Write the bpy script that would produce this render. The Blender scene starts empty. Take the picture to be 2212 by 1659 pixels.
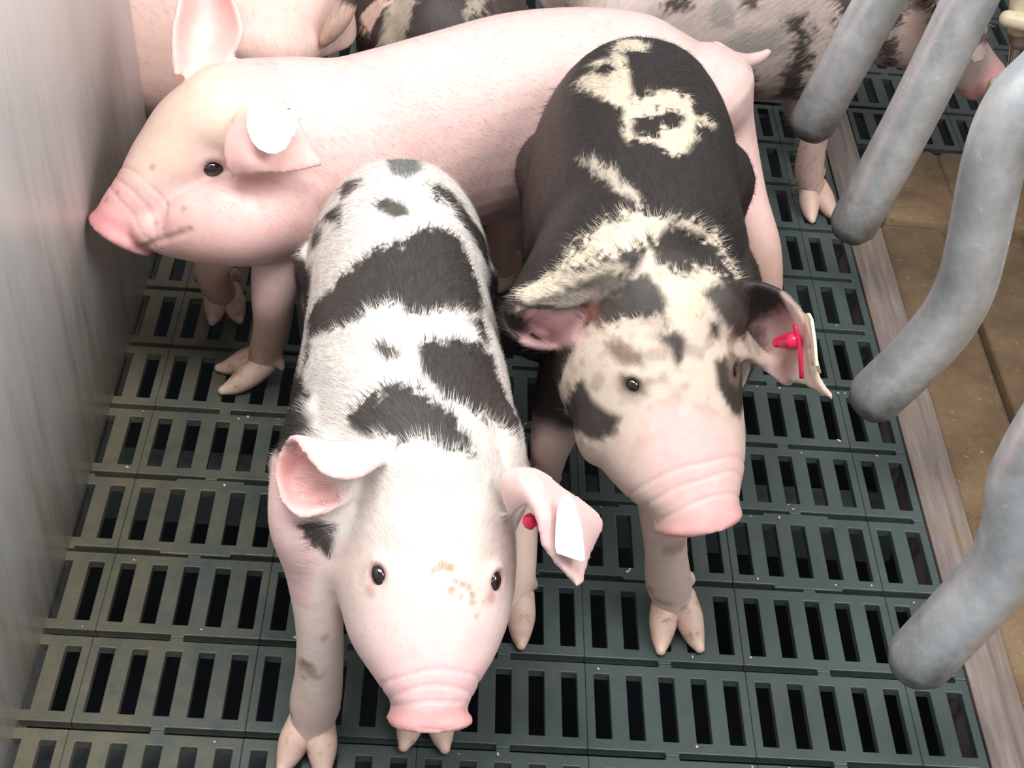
import bpy, bmesh, math, random
import numpy as np
from mathutils import Vector, Matrix
from mathutils.bvhtree import BVHTree

# ------------------------------------------------------------------ camera, light, exposure
C = bpy.context.scene.collection
SC = bpy.context.scene
PITCH, YAW, ROLL, FOC = 0.72697, 0.0647, 0.10521, 3300.0
CAM = np.array([0.25135, -0.57558, 0.8257])
cp, sp_, cy, sy = math.cos(PITCH), math.sin(PITCH), math.cos(YAW), math.sin(YAW)
FW = np.array([sy*cp, cy*cp, -sp_]); RT0 = np.array([cy, -sy, 0.0]); UP0 = np.cross(RT0, FW)
RT = math.cos(ROLL)*RT0 + math.sin(ROLL)*UP0
UP = -math.sin(ROLL)*RT0 + math.cos(ROLL)*UP0
cam = bpy.data.cameras.new('camera'); cam_o = bpy.data.objects.new('camera', cam); C.objects.link(cam_o)
m = Matrix([[RT[i], UP[i], -FW[i], CAM[i]] for i in range(3)] + [[0, 0, 0, 1]])
cam_o.matrix_world = m
cam.sensor_width = 36.0; cam.lens = FOC/2212*36.0; cam.clip_start = 0.01; cam.clip_end = 50
SC.camera = cam_o

w = bpy.data.worlds.new('world'); SC.world = w; w.use_nodes = True
w.node_tree.nodes['Background'].inputs[0].default_value = (0.92, 0.96, 1.0, 1)
w.node_tree.nodes['Background'].inputs[1].default_value = 0.42

def area(name, loc, target, sx, sy_, power, col=(1, 1, 1)):
    l = bpy.data.lights.new(name, 'AREA'); l.shape = 'RECTANGLE'; l.size = sx; l.size_y = sy_
    l.energy = power; l.color = col
    o = bpy.data.objects.new(name, l); C.objects.link(o); o.location = loc
    d = Vector(target) - Vector(loc); o.rotation_euler = d.to_track_quat('-Z', 'Y').to_euler()
    return o
area('area_lamp', (0.16, -0.12, 1.55), (0.26, 0.24, 0.1), 1.0, 0.45, 20.5, (1.0, 0.985, 0.96))
area('area_lamp', (1.15, -0.30, 1.35), (0.0, 0.3, 0.2), 0.9, 0.5, 16.0, (1.0, 0.985, 0.96))  # unseen fill light added on the right to brighten the partition

SC.view_settings.view_transform = 'Standard'; SC.view_settings.look = 'None'
SC.view_settings.exposure = 0.16; SC.view_settings.gamma = 1.0; SC.view_settings.use_curve_mapping = False

# ------------------------------------------------------------------ measuring helpers (pixel of the 2212x1659 frame -> place in the pen)
def ray(px, py):
    return FW*FOC + RT*(px-1106) - UP*(py-829.5)
def at(px, py, z):
    d = ray(px, py); return CAM + d*((z-CAM[2])/d[2])
def atY(px, py, Y):
    d = ray(px, py); return CAM + d*((Y-CAM[1])/d[1])
def dep(px, py, D):
    return CAM + ray(px, py)*(D/FOC)

# ------------------------------------------------------------------ object helpers
def new_mesh(name, verts, faces, smooth=False):
    me = bpy.data.meshes.new(name); me.from_pydata([tuple(map(float, v)) for v in verts], [], [list(map(int, f)) for f in faces])
    me.update()
    if smooth: me.polygons.foreach_set('use_smooth', [True]*len(me.polygons))
    return me
def link(name, me, mat=None, parent=None, loc=None):
    o = bpy.data.objects.new(name, me); C.objects.link(o)
    if mat is not None and me is not None and len(me.materials) == 0: me.materials.append(mat)
    if parent is not None: o.parent = parent
    if loc is not None: o.location = loc
    return o
def tag(o, label=None, cat=None, group=None, kind=None):
    if label: o['label'] = label
    if cat: o['category'] = cat
    if group: o['group'] = group
    if kind: o['kind'] = kind
    return o
def bm_obj(name, bm, mat, parent=None, smooth=False):
    me = bpy.data.meshes.new(name); bm.to_mesh(me); bm.free()
    if smooth: me.polygons.foreach_set('use_smooth', [True]*len(me.polygons))
    return link(name, me, mat, parent)
def bm_box(bm, lo, hi):
    lo, hi = Vector(lo), Vector(hi)
    r = bmesh.ops.create_cube(bm, size=1.0, matrix=Matrix.Translation((lo+hi)/2) @ Matrix.Diagonal((*(hi-lo), 1)))
    return r['verts']

# ------------------------------------------------------------------ materials
class NT:
    def __init__(s, name):
        s.m = bpy.data.materials.new(name); s.m.use_nodes = True; s.t = s.m.node_tree
        s.b = s.t.nodes['Principled BSDF']
    def n(s, typ, **kw):
        x = s.t.nodes.new(typ)
        for k, v in kw.items():
            if k.startswith('_'): setattr(x, k[1:], v)
            else: x.inputs[k.replace('__', ' ')].default_value = v
        return x
    def l(s, a, b): s.t.links.new(a, b)
    def ramp(s, fac, stops):
        r = s.n('ShaderNodeValToRGB'); e = r.color_ramp.elements
        while len(e) < len(stops): e.new(0.5)
        for i, (p, c) in enumerate(stops): e[i].position = p; e[i].color = (*c, 1) if len(c) == 3 else c
        s.l(fac, r.inputs[0]); return r.outputs[0]
    def mix(s, fac, a, b, mode='MIX'):
        x = s.n('ShaderNodeMix', _data_type='RGBA', _blend_type=mode)
        for v, i in ((fac, 0), (a, 6), (b, 7)):
            if isinstance(v, (int, float)): x.inputs[i].default_value = v
            elif isinstance(v, tuple): x.inputs[i].default_value = (*v, 1)
            else: s.l(v, x.inputs[i])
        return x.outputs[2]
    def noise(s, scale, detail=4, rough=0.6, vec=None, scl=None):
        x = s.n('ShaderNodeTexNoise', Scale=scale, Detail=detail, Roughness=rough)
        if vec is None:
            tc = s.n('ShaderNodeTexCoord'); vec = tc.outputs['Object']
        if scl is not None:
            mp = s.n('ShaderNodeMapping'); mp.inputs['Scale'].default_value = scl
            s.l(vec, mp.inputs[0]); vec = mp.outputs[0]
        s.l(vec, x.inputs['Vector']); return x.outputs['Fac']
    def world(s):
        g = s.n('ShaderNodeNewGeometry'); return g.outputs['Position']
    def bump(s, h, strength, dist=0.001):
        x = s.n('ShaderNodeBump', Strength=strength, Distance=dist); s.l(h, x.inputs['Height']); s.l(x.outputs[0], s.b.inputs['Normal'])
    def base(s, c): s.l(c, s.b.inputs['Base Color'])

def plain(name, col, rough=0.5, metal=0.0, var=0.12, scale=60):
    t = NT(name); f = t.noise(scale)
    c = t.ramp(f, [(0.3, tuple(x*(1-var) for x in col)), (0.7, tuple(min(1, x*(1+var)) for x in col))])
    t.base(c); t.b.inputs['Roughness'].default_value = rough; t.b.inputs['Metallic'].default_value = metal
    return t.m

def mat_skin():
    t = NT('pig_skin'); a = t.n('ShaderNodeVertexColor', _layer_name='Col')
    f = t.noise(90, 5, 0.65); c = t.mix(0.5, a.outputs[0], t.ramp(f, [(0.3, (0.42, 0.40, 0.40)), (0.72, (0.58, 0.58, 0.58))]), 'OVERLAY')
    t.base(c); t.b.inputs['Roughness'].default_value = 0.55
    t.b.inputs['Subsurface Weight'].default_value = 0.12
    t.b.inputs['Subsurface Radius'].default_value = (1.0, 0.35, 0.25); t.b.inputs['Subsurface Scale'].default_value = 0.004
    t.b.inputs['Specular IOR Level'].default_value = 0.35
    t.bump(t.noise(420, 3, 0.6), 0.25, 0.0006)
    return t.m
def mat_coat():
    t = NT('pig_coat'); a = t.n('ShaderNodeVertexColor', _layer_name='Col')
    t.base(a.outputs[0]); t.b.inputs['Roughness'].default_value = 0.45
    return t.m
def mat_hoof():
    t = NT('hoof_horn'); f = t.noise(120, 4)
    t.base(t.ramp(f, [(0.28, (0.38, 0.23, 0.15)), (0.42, (0.66, 0.46, 0.37)), (0.75, (0.73, 0.54, 0.46))])); t.b.inputs['Roughness'].default_value = 0.5
    return t.m
def mat_eye():
    t = NT('eye_gloss'); f = t.noise(40)
    t.base(t.ramp(f, [(0.2, (0.006, 0.004, 0.004)), (0.8, (0.02, 0.012, 0.01))])); t.b.inputs['Roughness'].default_value = 0.06
    t.b.inputs['Coat Weight'].default_value = 0.6
    return t.m
def mat_floor():
    t = NT('slat_plastic'); p = t.world()
    f = t.noise(9, 6, 0.65, p); g = t.noise(55, 4, 0.7, p)
    c = t.ramp(f, [(0.3, (0.036, 0.054, 0.051)), (0.6, (0.054, 0.076, 0.071)), (0.8, (0.076, 0.090, 0.078))])
    # dried dung rubbed in, most of it along the wall side
    sx = t.n('ShaderNodeSeparateXYZ'); t.l(p, sx.inputs[0])
    near = t.n('ShaderNodeMapRange'); t.l(sx.outputs[0], near.inputs[0])
    near.inputs[1].default_value = 0.22; near.inputs[2].default_value = 0.0; near.inputs[3].default_value = 0.0; near.inputs[4].default_value = 0.42
    ad = t.n('ShaderNodeMath', _operation='ADD'); t.l(t.noise(26, 6, 0.75, p), ad.inputs[0]); t.l(near.outputs[0], ad.inputs[1])
    dirt = t.ramp(ad.outputs[0], [(0.58, (0, 0, 0)), (0.98, (0.8, 0.8, 0.8))])
    c = t.mix(dirt, c, (0.15, 0.128, 0.08))
    sc = t.ramp(t.noise(300, 2, 0.5, p, (1, 0.25, 1)), [(0.70, (0, 0, 0)), (0.80, (0.5, 0.5, 0.5))])
    c = t.mix(sc, c, (0.15, 0.16, 0.14))
    t.base(c)
    r = t.ramp(g, [(0.3, (0.38,)*3), (0.7, (0.6,)*3)]); t.l(r, t.b.inputs['Roughness'])
    t.bump(t.noise(500, 3, 0.6, p), 0.35, 0.0006)
    return t.m
def mat_wall():
    t = NT('wall_panel'); p = t.world()
    f = t.noise(1.0, 5, 0.6, p, (20, 20, 3.0)); fine = t.noise(1.0, 4, 0.7, p, (110, 110, 8))
    c = t.ramp(f, [(0.3, (0.76, 0.76, 0.74)), (0.55, (0.83, 0.83, 0.82)), (0.75, (0.88, 0.88, 0.88))])
    st = t.noise(1.0, 5, 0.7, p, (1, 42, 5)); sz = t.n('ShaderNodeSeparateXYZ'); t.l(p, sz.inputs[0])
    lo = t.n('ShaderNodeMapRange'); t.l(sz.outputs[2], lo.inputs[0])
    lo.inputs[1].default_value = 0.30; lo.inputs[2].default_value = 0.0; lo.inputs[3].default_value = -0.06; lo.inputs[4].default_value = 0.10
    ad = t.n('ShaderNodeMath', _operation='ADD'); t.l(st, ad.inputs[0]); t.l(lo.outputs[0], ad.inputs[1])
    stain = t.ramp(ad.outputs[0], [(0.52, (0, 0, 0)), (0.85, (0.75,)*3)])
    c = t.mix(stain, c, (0.42, 0.35, 0.20))
    c = t.mix(t.ramp(fine, [(0.60, (0,)*3), (0.80, (0.35,)*3)]), c, (0.90, 0.90, 0.88))
    t.base(c); t.l(t.ramp(fine, [(0.3, (0.26,)*3), (0.7, (0.36,)*3)]), t.b.inputs['Roughness'])
    t.bump(fine, 0.05, 0.0005)
    return t.m
def mat_galv():
    t = NT('galvanised_steel')
    tc = t.n('ShaderNodeTexCoord'); v = t.n('ShaderNodeTexVoronoi', Scale=210.0); t.l(tc.outputs['Object'], v.inputs['Vector'])
    f = t.noise(38, 6, 0.7); g = t.noise(16, 5, 0.7)
    c = t.ramp(f, [(0.3, (0.56, 0.58, 0.60)), (0.55, (0.74, 0.76, 0.78)), (0.75, (0.88, 0.90, 0.92))])
    hv = t.n('ShaderNodeSeparateColor'); t.l(v.outputs['Color'], hv.inputs[0])
    gate = t.n('ShaderNodeMath', _operation='MULTIPLY'); t.l(hv.outputs[0], gate.inputs[0])
    t.l(t.ramp(g, [(0.45, (0.2,)*3), (0.62, (1.0,)*3)]), gate.inputs[1])
    fl = t.ramp(gate.outputs[0], [(0.74, (0,)*3), (0.78, (0.75,)*3)])
    c = t.mix(fl, c, (0.90, 0.92, 0.94))
    c = t.mix(t.ramp(t.noise(11, 5, 0.75), [(0.56, (0,)*3), (0.72, (0.55,)*3)]), c, (0.44, 0.38, 0.26))
    # free ends darken downwards: grease from the pigs, plus shade at the tips painted in
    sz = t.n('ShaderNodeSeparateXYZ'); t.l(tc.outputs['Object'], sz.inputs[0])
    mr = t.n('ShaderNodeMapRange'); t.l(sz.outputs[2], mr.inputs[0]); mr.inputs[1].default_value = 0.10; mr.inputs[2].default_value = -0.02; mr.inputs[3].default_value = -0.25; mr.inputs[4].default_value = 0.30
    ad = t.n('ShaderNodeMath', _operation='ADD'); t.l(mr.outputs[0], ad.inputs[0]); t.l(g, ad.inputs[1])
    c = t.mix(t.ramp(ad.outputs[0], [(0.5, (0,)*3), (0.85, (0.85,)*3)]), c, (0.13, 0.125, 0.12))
    t.base(c); t.b.inputs['Metallic'].default_value = 0.6
    t.l(t.ramp(f, [(0.3, (0.34,)*3), (0.7, (0.50,)*3)]), t.b.inputs['Roughness'])
    t.bump(f, 0.1, 0.001)
    return t.m
def mat_slab():
    t = NT('sow_floor_concrete'); f = t.noise(14, 6, 0.7); g = t.noise(170, 3, 0.6)
    c = t.ramp(f, [(0.25, (0.085, 0.052, 0.027)), (0.5, (0.175, 0.112, 0.06)), (0.75, (0.26, 0.18, 0.105))])
    c = t.mix(t.ramp(g, [(0.64, (0,)*3), (0.74, (0.6,)*3)]), c, (0.45, 0.34, 0.22))
    t.base(c); t.b.inputs['Roughness'].default_value = 0.75; t.bump(g, 0.5, 0.001)
    return t.m
def mat_trim():
    t = NT('worn_metal_edge'); p = t.world(); f = t.noise(1, 5, 0.7, p, (120, 9, 9)); g = t.noise(22, 5, 0.7, p)
    c = t.ramp(f, [(0.3, (0.19, 0.15, 0.14)), (0.55, (0.29, 0.235, 0.22)), (0.8, (0.46, 0.40, 0.375))])
    c = t.mix(t.ramp(g, [(0.5, (0,)*3), (0.7, (0.6,)*3)]), c, (0.30, 0.22, 0.13))
    t.base(c); t.b.inputs['Metallic'].default_value = 0.35; t.b.inputs['Roughness'].default_value = 0.45
    return t.m
M_SKIN, M_COAT, M_HOOF, M_EYE = mat_skin(), mat_coat(), mat_hoof(), mat_eye()
M_FLOOR, M_WALL, M_GALV, M_SLAB, M_TRIM = mat_floor(), mat_wall(), mat_galv(), mat_slab(), mat_trim()
M_TAG = plain('white_tag_plastic', (0.88, 0.91, 0.93), 0.35, var=0.03)
M_TAGC = plain('cream_tag_plastic', (0.86, 0.76, 0.55), 0.4, var=0.05)
M_RED = plain('red_tag_stud', (0.75, 0.02, 0.10), 0.3, var=0.1)
M_PIT = plain('pit_dark', (0.012, 0.014, 0.018), 0.6, var=0.4, scale=8)
M_PIT.node_tree.nodes['Principled BSDF'].inputs['Specular IOR Level'].default_value = 0.05
M_BEAM = plain('support_beam', (0.06, 0.07, 0.075), 0.6)
M_IRON = plain('dark_slat_plastic', (0.05, 0.06, 0.055), 0.5)
M_CREAM = plain('cream_plastic', (0.72, 0.62, 0.45), 0.4, var=0.08)
M_CHROME = plain('drinker_steel', (0.7, 0.7, 0.68), 0.2, 1.0, var=0.05)
M_MARK = plain('tag_print_mark', (0.12, 0.12, 0.12), 0.6)

# ------------------------------------------------------------------ the setting: slatted floor of moulded tiles over a pit
GX, GP, X0 = 0.022, 0.07431, 0.08735
SEAM = X0 + 0.055 - 0.110
def tile_mesh(name, width, slots, slits, slit_w=0.0054, slot_w=0.0104, slot_l=0.052, t=0.0065):
    """one tile: through slots, a shallow trough along the front and back edge, rounded arrises"""
    g = 0.00006
    xs = {g, width-g}; ys = {g, GP-g, slit_w/2, GP-slit_w/2, (GP-slot_l)/2, (GP+slot_l)/2}
    for c in slots: xs |= {max(g, c-slot_w/2), min(width-g, c+slot_w/2)}
    for a, b in slits: xs |= {max(g, a), min(width-g, b)}
    xs = sorted(xs); ys = sorted(ys)
    H = np.zeros((len(xs)-1, len(ys)-1), int)          # 0 top, 1 trough, 2 hole
    for i in range(len(xs)-1):
        cx = (xs[i]+xs[i+1])/2
        for j in range(len(ys)-1):
            cyy = (ys[j]+ys[j+1])/2
            if any(abs(cx-c) < slot_w/2 for c in slots) and abs(cyy-GP/2) < slot_l/2: H[i, j] = 2
            elif (cyy < slit_w/2 or cyy > GP-slit_w/2) and any(a < cx < b for a, b in slits): H[i, j] = 2
    bm = bmesh.new(); Z = {0: 0.0, 1: -0.007, 2: -t}; vd = {}
    def V(x, y, z):
        k = (round(x, 6), round(y, 6), round(z, 6))
        if k not in vd: vd[k] = bm.verts.new((x, y, z))
        return vd[k]
    def F(*vs):
        try: bm.faces.new([V(*v) for v in vs])
        except ValueError: pass
    nx, ny = H.shape
    for i in range(nx):
        for j in range(ny):
            z = Z[H[i, j]]
            if H[i, j] != 2:
                F((xs[i], ys[j], z), (xs[i+1], ys[j], z), (xs[i+1], ys[j+1], z), (xs[i], ys[j+1], z))
            for di, dj in ((1, 0), (-1, 0), (0, 1), (0, -1)):
                a, b = i+di, j+dj
                zn = Z[H[a, b]] if 0 <= a < nx and 0 <= b < ny else -t
                if zn < z - 1e-6:
                    if di: x = xs[i+1] if di > 0 else xs[i]; p, q = (x, ys[j]), (x, ys[j+1])
                    else: y = ys[j+1] if dj > 0 else ys[j]; p, q = (xs[i], y), (xs[i+1], y)
                    if di < 0 or dj > 0: p, q = q, p
                    F((*p, z), (*p, zn), (*q, zn), (*q, z))
    bmesh.ops.recalc_face_normals(bm, faces=bm.faces)
    ed = [e for e in bm.edges if len(e.link_faces) == 2 and e.calc_face_angle(0) > 0.5 and max(v.co.z for v in e.verts) > -0.001]
    bmesh.ops.bevel(bm, geom=ed, offset=0.0009, segments=2, profile=0.5, affect='EDGES', clamp_overlap=True)
    me = bpy.data.meshes.new(name); bm.to_mesh(me); bm.free(); me.materials.append(M_FLOOR)
    return me
bm = bmesh.new(); bm_box(bm, (-1.0, -0.3, -0.36), (1.2, 2.2, -0.34))
floor = tag(bm_obj('floor', bm, M_PIT), kind='structure')
full = [0.011+GX*k for k in range(5)]
def slits(short, wd): 
    return [(-1, 0.055-0.0045), (0.055+0.0045, 1)] if not short else [(-1, 0.055-0.025), (0.055+0.025, 1)]
MESH = {}
for short in (0, 1):
    MESH['full', short] = tile_mesh('slatted_tile', 0.110, full, slits(short, .11))
    MESH['right', short] = tile_mesh('slatted_tile', 0.0445, full[:2], [(-1, 0.036)])
rows = range(-3, 17)
for r in rows:
    for k in range(-4, 6):
        X = SEAM + 0.110*(k)
        kind = 'right' if k == 5 else 'full'
        short = 1 if r in (2, ) and kind == 'full' else 0
        link('slatted_tile', MESH[kind, short], None, floor, (X, r*GP, 0))
for Y in (0.026, 0.30, 0.60, 0.90):
    bm = bmesh.new(); bm_box(bm, (-0.1, Y-0.012, -0.12), (0.64, Y+0.012, -0.06)); bmesh.ops.bevel(bm, geom=list(bm.edges), offset=0.003, segments=2)
    bm_obj('support_beam', bm, M_BEAM, floor)
# brown concrete slabs of the sow's stand, with open gaps between them
def slab(x0, x1, y0, y1, seed):
    bm = bmesh.new(); bm_box(bm, (x0, y0, -0.07), (x1, y1, -0.004))
    bmesh.ops.bevel(bm, geom=list(bm.edges), offset=0.005, segments=3)
    return bm_obj('concrete_slab', bm, M_SLAB, floor, True)
slab(0.662, 0.7235, -0.30, 0.617, 1); slab(0.7315, 0.80, -0.30, 0.617, 2); slab(0.808, 1.1, -0.3, 0.617, 3)
slab(0.672, 0.745, 0.626, 0.752, 4); slab(0.746, 0.86, 0.626, 0.752, 5); slab(0.862, 1.1, 0.626, 0.752, 6)
ds = tile_mesh('rear_slat_tile', 0.110, full, slits(0, .11)).copy(); ds.materials.clear(); ds.materials.append(M_IRON)
for i in range(4):
    for j in range(5):
        link('rear_slat_tile', ds, None, floor, (0.664+0.11*i, 0.756+GP*j, -0.004))
# worn metal edge between piglet floor and sow floor
def extrude_profile(name, prof, y0, y1, mat, parent=None):
    bm = bmesh.new(); n = len(prof)
    A = [bm.verts.new((x, y0, z)) for x, z in prof]; B = [bm.verts.new((x, y1, z)) for x, z in prof]
    for i in range(n): bm.faces.new((A[i], A[(i+1) % n], B[(i+1) % n], B[i]))
    bm.faces.new(A[::-1]); bm.faces.new(B); bmesh.ops.recalc_face_normals(bm, faces=bm.faces)
    bmesh.ops.bevel(bm, geom=list(bm.edges), offset=0.0012, segments=2)
    return bm_obj(name, bm, mat, parent)
tag(extrude_profile('trim_1', [(0.6275, -0.06), (0.6275, 0.002), (0.633, 0.005), (0.645, 0.0055), (0.649, 0.004), (0.659, 0.0035), (0.661, 0.0), (0.661, -0.06)], -0.3, 1.4, M_TRIM), kind='structure')
# the pale partition on the left, ending at Y = 0.5
bm = bmesh.new(); wv = bm_box(bm, (-0.035, -0.35, -0.02), (0.0, 0.525, 0.62))
for v in wv: v.co.x -= 0.045*max(v.co.z, 0)          # it leans outwards a little
bmesh.ops.bevel(bm, geom=list(bm.edges), offset=0.005, segments=3)
tag(bm_obj('wall_left', bm, M_WALL, None, True), kind='structure')

# unseen dark board added on the right so the bars reflect something dark
bm = bmesh.new(); bm_box(bm, (1.12, -0.9, -0.02), (1.16, 1.6, 0.75)); bmesh.ops.bevel(bm, geom=list(bm.edges), offset=0.004, segments=2)
tag(bm_obj('unseen_dark_board', bm, plain('dark_board', (0.10, 0.085, 0.07), 0.7, var=.25, scale=12)), kind='structure')
# ------------------------------------------------------------------ spline / tube tools
def catmull(P, per=8, closed=False):
    P = np.asarray(P, float); n = len(P); out = []
    for i in range(n-1):
        p0 = P[i-1] if i > 0 else 2*P[0]-P[1]; p1, p2 = P[i], P[i+1]; p3 = P[i+2] if i+2 < n else 2*P[-1]-P[-2]
        # centripetal-ish: plain uniform is enough for these spacings
        for k in range(per):
            t = k/per
            out.append(0.5*((2*p1)+(-p0+p2)*t+(2*p0-5*p1+4*p2-p3)*t*t+(-p0+3*p1-3*p2+p3)*t**3))
    out.append(P[-1]); return np.array(out)
def norm(v): 
    v = np.asarray(v, float); return v/(np.linalg.norm(v, axis=-1, keepdims=True)+1e-12)
def tube_geo(pts, rad, seg=16, per=6, flat=None, cap_round=True):
    """closed tube along pts (n,3) with radius per point; returns verts, faces"""
    D = catmull(np.c_[np.asarray(pts, float), np.asarray(rad, float)], per)
    P, R = D[:, :3], D[:, 3]
    T = norm(np.gradient(P, axis=0))
    if cap_round:                                       # hemispherical ends
        hs = []; he = []
        for a in (0.15, 0.5, 0.85):
            hs.append((P[0]-T[0]*R[0]*math.cos(a*math.pi/2)*0.95, R[0]*math.sin(a*math.pi/2), T[0]))
            he.append((P[-1]+T[-1]*R[-1]*math.sin(a*math.pi/2)*0.95, R[-1]*math.cos(a*math.pi/2), T[-1]))
        P = np.vstack([[h[0] for h in hs], P, [h[0] for h in he]]); R = np.r_[[h[1] for h in hs], R, [h[1] for h in he]]
        T = np.vstack([[h[2] for h in hs], T, [h[2] for h in he]])
    ref = np.array([0, 0, 1.0]) if abs(T[0][2]) < 0.9 else np.array([1.0, 0, 0])
    n = norm(ref - T[0]*(ref@T[0])); V = []
    for p, r, t in zip(P, R, T):
        n = norm(n - t*(n@t)); b = np.cross(t, n)
        for k in range(seg):
            a = 2*math.pi*k/seg; V.append(p + r*(n*math.cos(a)+b*math.sin(a)))
    F = []; m_ = len(P)
    for i in range(m_-1):
        for k in range(seg):
            F.append((i*seg+k, i*seg+(k+1) % seg, (i+1)*seg+(k+1) % seg, (i+1)*seg+k))
    V.append(P[0]); V.append(P[-1])
    for k in range(seg):
        F.append((len(V)-2, (k+1) % seg, k)); F.append((len(V)-1, (m_-1)*seg+k, (m_-1)*seg+(k+1) % seg))
    return np.array(V), F
def tube_obj(name, pts, rad, mat, parent=None, seg=16, per=6, cap_round=True):
    V, F = tube_geo(pts, rad, seg, per, None, cap_round)
    return link(name, new_mesh(name, V, F, True), mat, parent)

# ------------------------------------------------------------------ crate finger bars on the right
def bar(label, pts, r=0.0205, seam=False):
    pts = [np.asarray(p, float) for p in pts]
    o = bpy.data.objects.new('finger_bar', None); C.objects.link(o); o.location = pts[0]
    V, F = tube_geo([p-pts[0] for p in pts], [r]*len(pts), 28, 10)
    # the free end is hammered to a blunt, slightly oval nose
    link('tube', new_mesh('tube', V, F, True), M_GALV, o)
    if seam:                                            # weld bead along the lower right flank of the pipe
        D = catmull(pts, 8); T = norm(np.gradient(D, axis=0)); k = norm(np.array([0.75, -0.55, -0.35])); sd = norm(k - T*(T@k)[:, None])
        q = (D + sd*(r*0.985) - pts[0])[4:34]
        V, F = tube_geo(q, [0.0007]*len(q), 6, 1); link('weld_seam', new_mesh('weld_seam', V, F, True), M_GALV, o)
    tag(o, label, 'bar', 'galvanised finger bars of the crate')
    return o
def barY(pxs, z0, Yc):
    t = at(*pxs[0], z0); return [atY(a, b, t[1]) for a, b in pxs]
bar('grey galvanised bar at the rear, blunt end just above the spotted piglet\'s foreleg', barY([(1758, 262), (1830, 127), (1900, 0), (1985, -150)], 0.125, 0)+[np.array([.655, .61, .42]), np.array([.695, .61, .53]), np.array([.70, .61, .577])])
bar('straight galvanised bar crossing in front of the spotted piglet\'s face at top right', barY([(1846, 480), (1960, 270), (2095, 0), (2180, -170)], 0.09, 0)+[np.array([.665, .462, .50]), np.array([.70, .462, .577])])
bar('brightest galvanised bar, bent twice, ending beside the tagged ear of the dark piglet', barY([(1893, 855), (1970, 780), (2040, 700), (2085, 620), (2112, 520), (2150, 340), (2200, 225), (2300, 120)], 0.1, 0)+[np.array([.645, .242, .47]), np.array([.69, .242, .545]), np.array([.70, .242, .577])], seam=True)
bar('nearest galvanised bar at lower right with dirty, darkened blunt end over the slats', barY([(1990, 1420), (2080, 1325), (2160, 1235), (2200, 1140), (2225, 1020)], 0.1, 0)+[np.array([.582, .004, .34]), np.array([.625, .004, .47]), np.array([.69, .004, .545]), np.array([.70, .004, .577])])

tube_o = bpy.data.objects.new('crate_rail', None); C.objects.link(tube_o); tube_o.location = (0.70, 0.2, 0.62)
V, F = tube_geo([np.array([0, -0.7, 0]), np.array([0, 0.1, 0]), np.array([0, 0.9, 0])], [0.024]*3, 24, 4)
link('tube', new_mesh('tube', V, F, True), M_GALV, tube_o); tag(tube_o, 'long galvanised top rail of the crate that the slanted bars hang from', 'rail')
# ------------------------------------------------------------------ pig builder
def sheet_geo(grid, th=0.004, n=22, taper=True):
    """a curved ear: grid of control points [v][u] -> closed double-sided sheet"""
    G = np.array(grid, float)
    A = np.stack([catmull(G[i], max(1, n//(G.shape[1]-1))) for i in range(G.shape[0])])
    B = np.stack([catmull(A[:, j], max(1, n//(G.shape[0]-1))) for j in range(A.shape[1])], 1)
    nv, nu = B.shape[:2]
    N = norm(np.cross(np.gradient(B, axis=0), np.gradient(B, axis=1)))
    T = np.full((nv, nu, 1), th/2)
    T *= np.linspace(1.35, 0.85, nv)[:, None, None]
    a, b = B+N*T, B-N*T
    V = np.vstack([a.reshape(-1, 3), b.reshape(-1, 3)]); o = nv*nu; F = []
    I = lambda i, j: i*nu+j
    for i in range(nv-1):
        for j in range(nu-1):
            F.append((I(i, j), I(i+1, j), I(i+1, j+1), I(i, j+1))); F.append((o+I(i, j), o+I(i, j+1), o+I(i+1, j+1), o+I(i+1, j)))
    for i in range(nv-1):
        F.append((I(i, 0), o+I(i, 0), o+I(i+1, 0), I(i+1, 0))); F.append((I(i, nu-1), I(i+1, nu-1), o+I(i+1, nu-1), o+I(i, nu-1)))
    for j in range(nu-1):
        F.append((I(0, j), I(0, j+1), o+I(0, j+1), o+I(0, j))); F.append((I(nv-1, j), o+I(nv-1, j), o+I(nv-1, j+1), I(nv-1, j+1)))
    return V, F
def hash_noise(P, scale, seed=0):
    """cheap smooth value noise for vertices"""
    rng = np.random.RandomState(seed); tab = rng.rand(64, 64, 64)
    q = P*scale; i = np.floor(q).astype(int); f = q-i; f = f*f*(3-2*f); out = 0
    for dx in (0, 1):
        for dy in (0, 1):
            for dz in (0, 1):
                wgt = (f[:, 0] if dx else 1-f[:, 0])*(f[:, 1] if dy else 1-f[:, 1])*(f[:, 2] if dz else 1-f[:, 2])
                out = out + wgt*tab[(i[:, 0]+dx) % 64, (i[:, 1]+dy) % 64, (i[:, 2]+dz) % 64]
    return out
def sstep(a, b, x):
    t = np.clip((x-a)/(b-a), 0, 1); return t*t*(3-2*t)

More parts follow.
